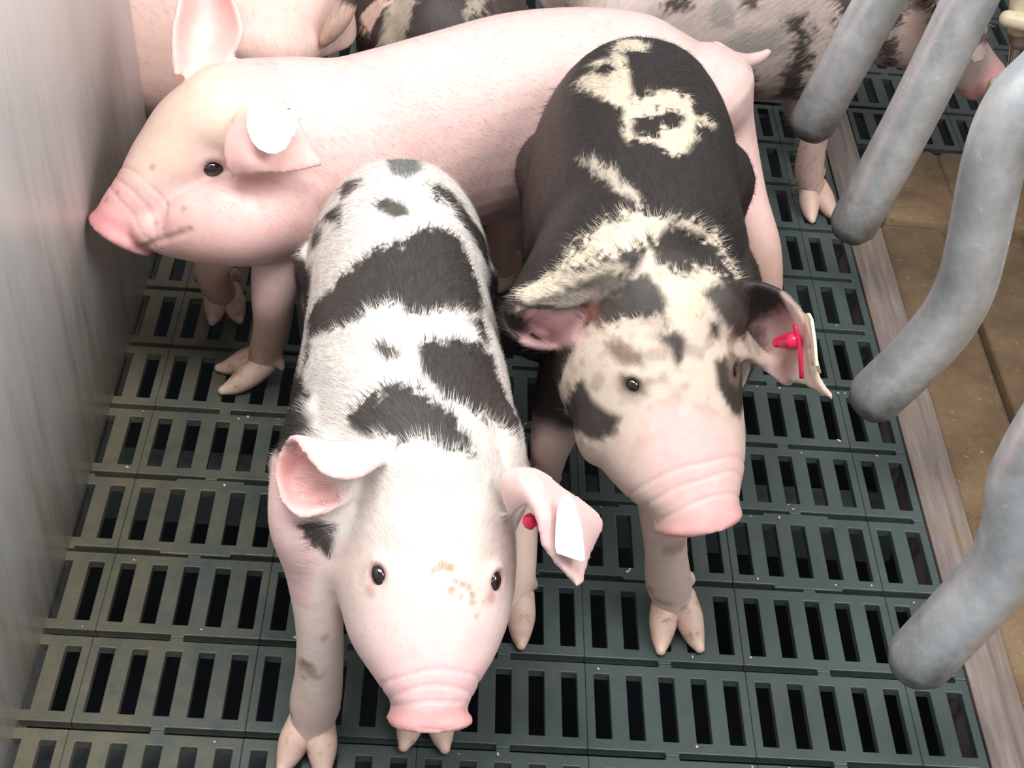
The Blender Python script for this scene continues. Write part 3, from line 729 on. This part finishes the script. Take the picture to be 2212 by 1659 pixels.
p3.leg([(at(1456, 1302, .018), .0130), (at(1444, 1255, .040), .0160), (at(1438, 1185, .075), .0145), (at(1434, 1110, .105), .0165), (W3(.400, .135, .138), .022), (W3(.395, .185, .175), .036)], (0.14, -1), .0110, .030)
p3.leg([(at(1165, 1065, .018), .0115), (at(1170, 1040, .035), .0130), (at(1182, 1000, .065), .0125), (at(1195, 940, .105), .016), (W3(.340, .185, .15), .024), (W3(.352, .185, .19), .036)], (-0.1, -1), .010)
p3.leg([(W3(.448, .365, .018), .012), (W3(.450, .378, .042), .0135), (W3(.452, .410, .09), .0145), (W3(.444, .38, .14), .030), (W3(.43, .37, .19), .048)], (0, -1), .010)
p3.leg([(W3(.352, .385, .018), .012), (W3(.350, .396, .042), .0135), (W3(.345, .418, .09), .0145), (W3(.340, .38, .14), .030), (W3(.345, .37, .19), .048)], (0, -1), .010)
p3.ball(W3(.334, .385, .175), (.022, .045, .062)); p3.ball(W3(.440, .385, .175), (.024, .045, .062))
p3.ball(W3(.338, .220, .185), (.022, .05, .062)); p3.ball(W3(.440, .215, .185), (.024, .05, .062))
p3.ball(W3(.412, .182, .232), (.034, .040, .034))
p3.ball(at(1300, 900, .172), (.018, .030, .034))
p3.tail([W3(.398, .436, .232), W3(.400, .449, .212), W3(.403, .452, .188), W3(.402, .450, .168)], [.0065, .005, .004, .003])
p3.ear([[dep(1362, 602, .940), dep(1350, 566, .952), dep(1290, 655, .99), dep(1250, 738, .972)],
        [dep(1240, 664, .926), dep(1222, 598, .945), dep(1190, 690, .990), dep(1195, 756, .958)],
        [dep(1150, 666, .927), dep(1130, 628, .940), dep(1130, 694, .968), dep(1138, 748, .946)],
        [dep(1098, 684, .932), dep(1090, 664, .940), dep(1084, 690, .946), dep(1096, 718, .944)]])
p3.ear([[dep(1530, 610, .950), dep(1550, 660, .950), dep(1580, 720, .956), dep(1612, 775, .962)],
        [dep(1612, 603, .946), dep(1622, 660, .966), dep(1632, 730, .976), dep(1652, 802, .978)],
        [dep(1692, 632, .940), dep(1688, 680, .964), dep(1687, 760, .974), dep(1697, 834, .970)],
        [dep(1738, 680, .930), dep(1730, 720, .942), dep(1725, 780, .946), dep(1724, 826, .950)],
        [dep(1754, 722, .925), dep(1758, 780, .926), dep(1777, 832, .926), dep(1806, 863, .926)]])
p3.remesh(6); p3.bvh()
for q in [(1534, 533), (1560, 560), (1500, 520), (1470, 540), (1300, 880)]: p3.relax(p3.hit(*q)[0], .030, 40)
p3.bvh()
e1 = p3.eye(1366, 832, .0052, .72, None, .0026, (.8, .6), 1.4); e2 = p3.eye(1588, 800, .0050, .8)
wrinkles(p3, .88, .955, 4, .00035)
p3.normals()
c = p3; c.col[:] = BLACK
CR = (0.70, 0.60, 0.47)
c.mixcol(sstep(.135, .105, c.P[:, 2]+(hash_noise(c.P, 80, 2)-.5)*.02), LEGC)
c.mixcol(sstep(.655, .70, c.s+(hash_noise(c.P, 110, 3)-.5)*.04), (0.66, 0.55, 0.46))
hn = hash_noise(c.P+c.flow*.004, 130, 31); c.mixcol(sstep(.52, .80, hn)*sstep(.64, .70, c.s)*(1-sstep(.82, .90, c.s))*.55, (0.30, 0.235, 0.18)); c.mixcol(sstep(.80, .90, c.s), (0.72, 0.54, 0.47)); c.mixcol(sstep(.93, .97, c.s)*(c.far < 1.7), (0.78, 0.42, 0.41))
J = .012
for poly, col in [
    ([(1205, 130), (1250, 97), (1300, 82), (1340, 86), (1405, 96), (1398, 110), (1345, 113), (1330, 130), (1290, 128), (1235, 142)], CR),
    ([(1318, 118), (1345, 113), (1356, 150), (1366, 200), (1360, 232), (1332, 226), (1300, 215), (1265, 195), (1245, 175), (1268, 157), (1310, 168), (1330, 152)], CR),
    ([(1348, 225), (1365, 225), (1368, 300), (1362, 310), (1352, 302)], CR),
    ([(1355, 235), (1370, 215), (1400, 205), (1450, 195), (1490, 215), (1500, 240), (1545, 272), (1535, 280), (1500, 262), (1470, 250), (1440, 243), (1400, 247), (1372, 258)], CR),
    ([(1362, 298), (1400, 290), (1440, 288), (1478, 268), (1482, 240), (1502, 262), (1500, 290), (1512, 300), (1480, 332), (1450, 336), (1415, 315), (1390, 306)], CR),
    ([(1248, 343), (1290, 350), (1335, 372), (1340, 400), (1372, 412), (1392, 440), (1376, 446), (1340, 420), (1310, 392), (1275, 366)], (0.55, 0.48, 0.40)),
    ([(1110, 640), (1160, 608), (1215, 570), (1260, 520), (1310, 480), (1370, 466), (1432, 474), (1442, 490), (1412, 520), (1400, 532), (1330, 548), (1260, 572), (1200, 602), (1130, 645)], CR),
    ([(1440, 472), (1500, 478), (1542, 508), (1577, 556), (1604, 604), (1585, 600), (1560, 552), (1520, 512), (1480, 497)], CR),
    ([(1400, 535), (1450, 588), (1510, 582), (1560, 590), (1530, 640), (1500, 700), (1440, 690), (1420, 610)], CR)]:
    c.decal(poly, col, .0028, J, .028 if poly[0] == (1110, 640) else .06, .95, 7)
for poly, col, jg in [
    ([(1282, 650), (1330, 598), (1390, 588), (1422, 612), (1444, 660), (1432, 692), (1380, 682), (1330, 702), (1282, 702), (1268, 672)], BLACK, .008),
    ([(1408, 540), (1440, 500), (1500, 505), (1552, 545), (1568, 585), (1500, 578), (1450, 592), (1418, 575)], BLACK, .010),
    ([(1515, 632), (1540, 608), (1600, 615), (1650, 650), (1640, 700), (1606, 735), (1580, 725), (1555, 690)], BLACK, .004),
    ([(1425, 730), (1460, 714), (1482, 735), (1477, 770), (1466, 797), (1450, 762)], BLACK, .004),
    ([(1533, 693), (1556, 698), (1555, 737), (1534, 727)], BLACK, .003),
    ([(1543, 778), (1580, 763), (1605, 795), (1612, 850), (1597, 908), (1575, 882), (1550, 832)], BLACK, .003),
    ([(1340, 808), (1375, 818), (1396, 852), (1370, 852), (1345, 832)], (0.05, 0.035, 0.03), .004),
    ([(1233, 850), (1258, 818), (1278, 860), (1312, 886), (1342, 900), (1332, 937), (1290, 952), (1250, 937), (1230, 902)], BLACK, .004),
    ([(1305, 742), (1340, 735), (1392, 765), (1392, 790), (1340, 785)], (0.22, 0.16, 0.11), .006),
    ([(1085, 755), (1150, 765), (1190, 762), (1186, 830), (1140, 880), (1100, 870)], BLACK, .006)]:
    c.decal(poly, col, .0035, jg, .05, .96, 9)
c.decal([(1245, 672), (1285, 650), (1295, 690), (1255, 700)], (0.30, 0.10, 0.07), .006, .003, .04, .6)
c.decal([(1130, 628), (1222, 598), (1350, 568), (1345, 585), (1235, 620), (1140, 650)], CR, .004, .006, .010, .85)
c.decal([(1150, 660), (1235, 640), (1330, 600), (1345, 612), (1240, 672), (1155, 680)], (0.20, 0.17, 0.14), .005, .008, .010, .7)
c.decal([(1640, 700), (1690, 665), (1722, 700), (1722, 800), (1697, 836), (1660, 800)], (0.60, 0.36, 0.35), .005, .004, .03, .8)
c.decal([(1690, 632), (1740, 680), (1756, 730), (1770, 800), (1808, 866), (1770, 830), (1728, 790), (1725, 720), (1700, 665)], (0.76, 0.56, 0.50), .003, 0, .03, .9)
c.decal([(1395, 885), (1450, 860), (1530, 905), (1590, 960), (1612, 1040), (1560, 1110), (1440, 1110), (1400, 1030)], (0.80, 0.52, 0.51), .010, .003, .03, .75, 1, .2)
c.decal([(1118, 668), (1200, 672), (1262, 668), (1252, 742), (1195, 752), (1132, 738)], (0.82, 0.50, 0.50), .004, .002, .045, .95)
for px, py, r in [(1460, 1185, .010), (1385, 1290, .005), (1490, 1330, .004)]:
    h = c.hit(px, py); c.blob(h[0], r, (0.34, 0.22, 0.12), .6, .6)
for p, n in (e1, e2): c.blob(p, .015, (0.26, 0.19, 0.14), .6, .4); c.blob(p, .0080, (0.05, 0.035, 0.03), .9)
def hc2(cl, rng):
    lum = cl.mean(1, keepdims=True); return np.where(lum > .3, cl*0.5+np.array([0.80, 0.72, 0.60])*0.5, cl*(0.8+0.8*rng.rand(len(cl), 1)))
p3.finish('dark brown and cream flecked piglet with its head turned down, beside the slanted bars', 'piglet', None, 55000, .0095, .00011, .07, np.where(p3.s > .66, .6, 1.0)*np.where(p3.far > 1.3, .7, 1.0)*face_mask(p3), hc2, 12)
p3.eyeballs()
# edge-on cream tag outside the ear, red stud inside
tg, n_ = tag_plate(p3.root, p3.base, [dep(*q) for q in [(1738, 678, .922), (1747, 676, .915), (1754, 690, .905), (1761, 740, .900), (1765, 790, .902), (1771, 806, .912), (1762, 798, .925), (1752, 740, .932), (1742, 700, .930)]], M_TAGC, .0018, 'ear_tag', 'cream plate tag seen edge on')
V, F = tube_geo([dep(1680, 740, .952)-p3.base, dep(1695, 738, .947)-p3.base, dep(1708, 737, .939)-p3.base, dep(1715, 736, .934)-p3.base], [.0034, .0048, .0054, .0054], 16, 4)
link('stud', new_mesh('stud', V, F, True), M_RED, tg)['label'] = 'pink-red plastic stud'
V, F = sheet_geo([[dep(1715, 700, .931), dep(1719, 700, .926)], [dep(1723, 745, .931), dep(1729, 746, .926)], [dep(1729, 818, .933), dep(1735, 818, .928)]], .0014, 8)
link('stud_plate', new_mesh('stud_plate', V-p3.base, F, True), M_RED, tg)
# ------------------------------------------------------------------ piglet 3: plain pink, side on, snout against the partition
PA, PB = at(320, 305, .219), at(247, 418, .185)
pl = Pig('piglet', [
    (at(1560, 165, .175), .030, .060), (at(1535, 110, .212), .052, .125), (at(1470, 68, .240), .058, .162, 0, 2.2), (at(1385, 40, .252), .060, .172, 0, 2.2),
    (at(1270, 32, .256), .063, .170, 0, 2.2), (at(1130, 46, .255), .068, .166, 0, 2.2), (at(980, 82, .254), .062, .165, 0, 2.2), (at(850, 118, .254), .061, .166, 0, 2.2),
    (at(735, 143, .258), .061, .168, 0, 2.2), (at(630, 143, .259), .062, .156, 0, 2.2), (at(535, 145, .264), .056, .146, 0, 2.2), (at(445, 168, .260), .052, .136, 0, 2.2),
    (at(375, 225, .243), .048, .116, 0, 2.2), (at(320, 305, .219), .041, .092, 0, 2.2), (at(278, 372, .199), .032, .070, 0, 2.2), (at(247, 418, .185), .0255, .055, 0, 2.3),
    *[(PA+(PB-PA)*t, w_, h_, 0, e_) for t, w_, h_, e_ in [(1.24, .0225, .047, 2.4), (1.44, .0205, .043, 2.4), (1.54, .0240, .0475, 2.5), (1.64, .0235, .045, 2.6), (1.68, .017, .034, 2.4)]]])
pl.add(*tube_geo([dep(318, 492, 1.092), dep(370, 492, 1.096), dep(445, 480, 1.094), dep(530, 468, 1.096), dep(620, 450, 1.11)], [.015, .022, .031, .036, .038], 40, 8))
pl.leg([(at(568, 782, .018), .0125), (at(576, 750, .036), .0135), (at(585, 700, .072), .0135), (at(590, 640, .105), .0165), (W3(.130, .326, .14), .022), (W3(.142, .352, .18), .036)], (-1, -.25), .011, .034)
pl.leg([(at(484, 636, .018), .0115), (at(472, 622, .035), .0130), (at(462, 600, .060), .0135), (at(462, 560, .095), .0160), (at(520, 480, .135), .024), (at(600, 400, .175), .036)], (0.2, -1), .009, .018)
pl.leg([(at(1655, 700, .018), .0125), (at(1652, 650, .040), .0150), (at(1640, 540, .085), .0185), (at(1606, 430, .118), .020), (at(1556, 300, .155), .031), (at(1510, 220, .185), .050)], (-0.5, -1), .010)
pl.leg([(at(1088, 588, .014), .0115), (at(1086, 565, .030), .0125), (at(1084, 520, .060), .0135), (at(1090, 480, .085), .015), (W3(.312, .480, .12), .024), (W3(.345, .520, .165), .042)], (-0.9, -.4), .008, .014)
pl.tail([at(1545, 110, .205), at(1578, 128, .196), at(1610, 132, .190), at(1640, 124, .190), at(1660, 112, .192)], [.0085, .0080, .0068, .0052, .0035])
pl.ear([[dep(528, 226, 1.058), dep(565, 222, 1.056), dep(602, 232, 1.056), dep(642, 256, 1.060)],
        [dep(488, 295, 1.046), dep(545, 296, 1.036), dep(605, 305, 1.040), dep(668, 308, 1.050)],
        [dep(486, 345, 1.044), dep(543, 345, 1.032), dep(610, 348, 1.040), dep(688, 338, 1.050)],
        [dep(502, 385, 1.048), dep(556, 376, 1.038), dep(622, 373, 1.044), dep(702, 358, 1.052)]])
pl.ear([[dep(376, 165, 1.075), dep(415, 160, 1.09), dep(455, 150, 1.09), dep(494, 135, 1.085)],
        [dep(372, 80, 1.07), dep(415, 75, 1.095), dep(470, 70, 1.10), dep(523, 80, 1.08)],
        [dep(384, 10, 1.07), dep(425, 0, 1.095), dep(470, 5, 1.10), dep(520, 40, 1.08)],
        [dep(402, -50, 1.075), dep(430, -65, 1.09), dep(465, -55, 1.09), dep(498, -20, 1.08)]])
pl.remesh(9); pl.bvh()
e1 = pl.eye(462, 366, .0078, .6, None, .003, (1, .1), 1.35)
wrinkles(pl, .88, .955, 4, .0005)
L = [pl.hit(*q)[0] for q in [(282, 548), (320, 530), (360, 515), (395, 505), (408, 497)]]
gd = pl.groove(L, .0022, .0018)
pl.normals()
c = pl; c.col[:] = (0.77, 0.53, 0.50)
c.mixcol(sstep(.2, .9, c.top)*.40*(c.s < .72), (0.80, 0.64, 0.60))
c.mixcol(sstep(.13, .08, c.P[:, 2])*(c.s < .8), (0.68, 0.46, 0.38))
c.decal([(390, 150), (470, 140), (540, 160), (600, 190), (540, 230), (500, 290), (440, 330), (400, 370), (340, 390), (300, 400), (270, 375), (310, 290), (370, 200)], (0.76, 0.62, 0.48), .012, .004, .07, .65)
c.mixcol(sstep(.87, .94, c.s)*.8, (0.80, 0.46, 0.44)); c.mixcol(sstep(.955, .975, c.s)*(c.far < 1.7), (0.80, 0.38, 0.38))
earm = (c.far > 1.25) & (c.s > .55) & (c.P[:, 2] > .15); c.mixcol(earm*sstep(1.2, 1.45, c.far)*.8, (0.82, 0.50, 0.47))
a = np.exp(-(gd/.0035)**2)*.5; c.mixcol(a, (0.45, 0.28, 0.24))
c.mixcol(np.exp(-((gd-.008)/.006)**2)*.18, (0.55, 0.42, 0.38))
c.blob(e1[0], .016, (0.66, 0.40, 0.38), .6); c.blob(e1[0], .0068, (0.08, 0.04, 0.04), .9)
for px, py, r in [(330, 362, .003), (362, 440, .0025), (335, 483, .003), (395, 450, .0035), (390, 495, .004), (230, 432, .003), (255, 415, .002)]:
    h = c.hit(px, py); c.blob(h[0], r, (0.45, 0.24, 0.18), .6, .5)
h = c.hit(490, 800); c.blob(h[0], .010, (0.40, 0.22, 0.12), .6, .6)
c.decal([(212, 500), (232, 520), (262, 548), (250, 555), (222, 530)], (0.62, 0.44, 0.44), .002, 0, .03, .6)
def hc3(cl, rng): return cl*0.8+np.array([0.88, 0.76, 0.68])*0.2
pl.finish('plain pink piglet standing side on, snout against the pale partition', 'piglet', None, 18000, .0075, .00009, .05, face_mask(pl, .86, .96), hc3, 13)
pl.eyeballs()
tg, n_ = tag_plate(pl.root, pl.base, [dep(*q) for q in [(541, 211, 1.026), (548, 209, 1.025), (590, 221, 1.022), (636, 232, 1.026), (641, 240, 1.026), (640, 270, 1.024), (635, 294, 1.022), (628, 296, 1.022), (627, 305, 1.021), (615, 324, 1.02), (597, 332, 1.02), (580, 331, 1.02), (560, 322, 1.02), (545, 305, 1.021), (537, 282, 1.022), (534, 272, 1.023), (536, 250, 1.025), (538, 225, 1.026)]], M_TAG, .0016, 'ear_tag', 'blank white plate tag with rounded end')
for q in ([(619, 236, 1.0235), (624, 233, 1.0235), (631, 238, 1.0245), (625, 236, 1.0240)], ):
    tag_plate(tg, pl.base, [dep(a_, b_, d_-.0012) for a_, b_, d_ in q], M_MARK, .0005, 'print_mark')
# ------------------------------------------------------------------ the pigs crowding behind
def standing_pig(name, org, ang, k=1.0, vox=0.003, head_dn=0.0, ears=True, legs=(0, 0, 0, 0), tail=None, tr=1.0, splay=(0, 0, 0, 0), toe=None):
    """a piglet in its own frame: walks along +x, snout at x = .26; then turned by ang and set down at org"""
    ca, sa = math.cos(ang), math.sin(ang)
    def Wd(x, y, z): 
        x, y, z = x*k, y*k, z*k; return np.array([org[0]+x*ca-y*sa, org[1]+x*sa+y*ca, z])
    h = head_dn
    R = [(-.205, .165, .03, .06), (-.195, .205, .055, .13), (-.165, .235, .068, .17), (-.11, .252, .072, .18), (-.04, .258, .072, .175), (.03, .256, .073, .175),
         (.08, .250, .071, .168), (.12, .246, .06, .15), (.15, .240-h*.1, .053, .13), (.182, .222-h*.25, .050, .115), (.208, .203-h*.45, .046, .100), (.228, .184-h*.65, .037, .080),
         (.246, .168-h*.85, .027, .060), (.257, .160-h*.95, .023, .050), (.263, .156-h, .025, .049), (.268, .152-h, .022, .044), (.270, .149-h, .016, .034)]
    p = Pig(name, [(Wd(x, 0, z), w_*k, h_*k, 0, 2.2) for x, z, w_, h_ in R], vox)
    d = np.array([ca, sa])
    for (x, y, f), spl, kick in zip([(.085, .045, 1), (.085, -.045, 1), (-.13, .045, 0), (-.13, -.045, 0)], splay, legs):
        x2 = x+kick
        if f: pts = [((x2+.004, y+spl, .018), .012), ((x2-.004, y+spl*.9, .04), .0145), ((x2-.002, y+spl*.6, .08), .0135), ((x+.002, y, .13), .02), ((x, y*.9, .17), .036)]
        else: pts = [((x2+.004, y, .018), .0115), ((x2-.010, y, .04), .0125), ((x2-.035, y, .085), .014), ((x+.005, y, .13), .03), ((x, y*.8, .18), .05)]
        p.leg([(Wd(*a), r*k) for a, r in pts], d if (spl == 0 or toe is None) else toe, .010*k, .028*k, .0098*k)
    for sg in (1, -1): p.ball(Wd(-.125, .048*sg, .16), np.array([.045, .045, .055])*k*np.array([1, 1, 1])*.75)
    if tail is not None: p.tail(tail, [a_*tr for a_ in (.0085, .0080, .0095, .0085, .0050)])
    else: p.tail([Wd(-.20, 0, .195), Wd(-.222, .006, .185), Wd(-.228, .014, .165), Wd(-.222, .01, .15)], [.006*k, .005*k, .004*k, .003*k])
    if ears:
        for sg in (1, -1):
            def E(x, y, z): return Wd(x, y*sg, z-h*.25)
            p.ear([[E(.172, .022, .222), E(.160, .030, .225), E(.150, .042, .215)], [E(.192, .048, .235), E(.172, .062, .246), E(.150, .072, .225)], [E(.205, .066, .205), E(.190, .085, .215), E(.168, .094, .200)], [E(.208, .075, .180), E(.204, .086, .178), E(.192, .094, .178)]], .005)
    p.remesh(5); p.bvh(); p.Wd = Wd
    for sg in (1, -1):
        q = Wd(.200, .041*sg, .182-h*.45); nn = norm(np.array([ca*.35-sa*sg, sa*.35+ca*sg, .25]))
        j = np.argmin(((p.P-q)**2).sum(1)); q = p.P[j]; r = .006
        dd = np.linalg.norm(p.P-q, axis=1)/r; sel = dd < 4
        p.P[sel] += nn*(np.exp(-((dd[sel]-1.25)/.42)**2)*.002-np.exp(-(dd[sel]/.85)**2)*r*.55)[:, None]
        p.eyes = getattr(p, 'eyes', [])+[(q-nn*r*.5, r, nn, (1, .2), 1.2)]
    p.normals(); return p
def spots(p, n, r0, r1, col, seed, sl=(0, .72), wgt=.95):
    rng = np.random.RandomState(seed); idx = np.where((p.s > sl[0]) & (p.s < sl[1]))[0]
    for _ in range(n):
        q = p.P[rng.choice(idx)]; p.blob(q, r0+(r1-r0)*rng.rand(), col, wgt, .9, seed)
# pink one behind the upright ear, facing left past the end of the partition
b1 = standing_pig('piglet', (-.040, .600), math.pi, 1.0, .0035, tail=[np.array([.138, .607, .19]), np.array([.150, .615, .18]), np.array([.154, .625, .165]), np.array([.150, .63, .15]), np.array([.143, .62, .145])], tr=.5, legs=(-.01, .0, .0, .01))
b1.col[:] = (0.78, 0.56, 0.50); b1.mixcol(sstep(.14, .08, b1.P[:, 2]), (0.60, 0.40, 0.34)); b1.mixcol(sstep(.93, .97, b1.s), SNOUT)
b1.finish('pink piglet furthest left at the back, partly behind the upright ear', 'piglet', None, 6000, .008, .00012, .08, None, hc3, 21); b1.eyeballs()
# dark one with pale streaks, turned away, its rump behind the pink back
b2 = standing_pig('piglet', (.236, .745), math.pi/2, .93, .003, tail=[atY(800, -70, .565), atY(765, -25, .556), atY(742, 25, .55), atY(718, 65, .548), atY(699, 92, .548)])
b2.col[:] = (0.05, 0.038, 0.035); b2.mixcol(sstep(.12, .08, b2.P[:, 2]), LEGC)
tq = catmull([atY(742, 25, .55), atY(718, 65, .548), atY(699, 92, .548)], 6); td = np.min(np.stack([np.linalg.norm(b2.P-q, axis=1) for q in tq]), 0); b2.mixcol(1-sstep(.010, .014, td), (0.60, 0.42, 0.34))
for poly, col in [([(855, -20), (905, -25), (895, 20), (880, 60), (870, 110), (820, 105), (830, 60)], (0.42, 0.36, 0.28)), ([(1010, -25), (1060, -25), (1040, 15), (1005, 45), (1000, 20)], (0.40, 0.34, 0.27)), ([(735, -30), (785, -30), (765, 20), (735, 75), (700, 110), (680, 100), (702, 50)], (0.62, 0.44, 0.36)), ([(760, 90), (800, 100), (770, 130), (740, 125)], (0.35, 0.26, 0.20))]:
    b2.decal(poly, col, .003, .012, .06, .95, 5)
b2.finish('dark brown piglet with pale streaks, its rump behind the pink piglet\'s back', 'piglet', None, 16000, .012, .00014, .10, None, hc2, 22); b2.eyeballs()
# grey-pink spotted one walking right, head between the bars
b3 = standing_pig('piglet', (.517, .712), 0.06, .97, .003, .035, legs=(.0, -.012, .01, .0), splay=(0, -.040, 0, 0), toe=(.35, -1))
b3.col[:] = (0.56, 0.46, 0.42)
b3.mixcol(sstep(.11, .07, b3.P[:, 2]), (0.60, 0.42, 0.37)); b3.mixcol(sstep(.90, .95, b3.s), (0.74, 0.42, 0.42))
GR = (0.34, 0.31, 0.30)
for poly, col in [([(1540, 0), (1580, -10), (1590, 60), (1560, 65), (1535, 40)], GR), ([(1600, 0), (1650, -20), (1640, 20), (1620, 25)], BLACK), ([(1560, 90), (1600, 70), (1680, 60), (1690, 110), (1640, 140), (1590, 120)], GR), ([(1690, 40), (1740, 30), (1760, 80), (1740, 170), (1700, 235), (1665, 235), (1690, 160), (1720, 100)], BLACK),
                  ([(1590, 150), (1630, 150), (1640, 200), (1610, 240), (1590, 200)], BLACK), ([(1180, -10), (1260, -10), (1260, 20), (1180, 20)], (0.40, 0.30, 0.24)), ([(1430, -10), (1480, -10), (1500, 30), (1440, 20)], BLACK),
                  ([(1800, -20), (1900, -30), (1960, 20), (1940, 60), (1880, 120), (1800, 160)], BLACK), ([(1880, 90), (1930, 80), (1940, 150), (1890, 185)], BLACK), ([(1900, -30), (2060, -40), (2040, 5), (1960, 15)], (0.10, 0.07, 0.06)), ([(2085, 50), (2140, 60), (2125, 95), (2085, 100)], (0.12, 0.08, 0.08))]:
    b3.decal(poly, col, .004, .012, .035, .92, 6)
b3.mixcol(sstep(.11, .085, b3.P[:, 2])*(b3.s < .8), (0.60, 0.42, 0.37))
b3.decal([(1955, 30), (2010, 40), (2000, 90), (1960, 100)], (0.62, 0.42, 0.36), .006, .004, .05, .8)
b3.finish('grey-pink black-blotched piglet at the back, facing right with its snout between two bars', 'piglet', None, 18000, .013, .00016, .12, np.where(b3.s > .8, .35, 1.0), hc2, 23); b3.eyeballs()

# ------------------------------------------------------------------ drinker at the upper right corner
dr = bpy.data.objects.new('drinker', None); C.objects.link(dr); q0 = at(2200, 60, .19); dr.location = (q0[0], q0[1], 0)
B0 = np.array([q0[0], q0[1], 0])
def dtube(name, pts, rad, mat, par=None, seg=18):
    V, F = tube_geo([p-B0 for p in pts], rad, seg, 5); return link(name, new_mesh(name, V, F, True), mat, par or dr)
Yd = q0[1]
dtube('riser_pipe', [atY(2222, -160, Yd), atY(2208, -20, Yd), atY(2205, 30, Yd), atY(2202, 62, Yd)], [.010, .010, .0105, .010], M_CREAM)
dtube('tee_branch', [atY(2176, 40, Yd-.012), atY(2205, 47, Yd-.012), atY(2262, 56, Yd-.012)], [.0075, .0085, .0085], M_CREAM)
dtube('collar', [atY(2202, 66, Yd), atY(2199, 88, Yd)], [.0095, .0085], M_TRIM)
dtube('steel_nipple', [atY(2199, 84, Yd), atY(2194, 112, Yd), atY(2186, 150, Yd)], [.0062, .0058, .0045], M_CHROME)
dtube('lower_strap', [atY(2148, 180, Yd+.03), atY(2140, 215, Yd+.03), atY(2128, 262, Yd+.03)], [.006, .007, .006], M_CREAM)
tag(dr, 'cream plastic drinker with steel nipple in the upper right corner', 'drinker')

# ------------------------------------------------------------------ crumbs of feed and bedding on the slats
rng = random.Random(4); bm = bmesh.new()
for i in range(90):
    r_ = rng.randint(-1, 7); X = rng.uniform(.02, .61); Y = r_*GP + rng.choice((-1, 1))*rng.uniform(.0045, .0095)
    rad = rng.uniform(.0005, .0013)
    bmesh.ops.create_icosphere(bm, subdivisions=1, radius=1.0, matrix=Matrix.Translation((X, Y, rad*.6)) @ Matrix.Rotation(rng.random()*3, 4, 'Z') @ Matrix.Diagonal((rad*rng.uniform(.8, 2.2), rad, rad*.7, 1)))
tag(bm_obj('feed_crumbs', bm, plain('feed_crumb', (0.55, 0.48, 0.36), 0.8, var=.3, scale=300), None, True), 'scattered pale crumbs of feed lying on the dark slats', 'crumbs', kind='stuff')
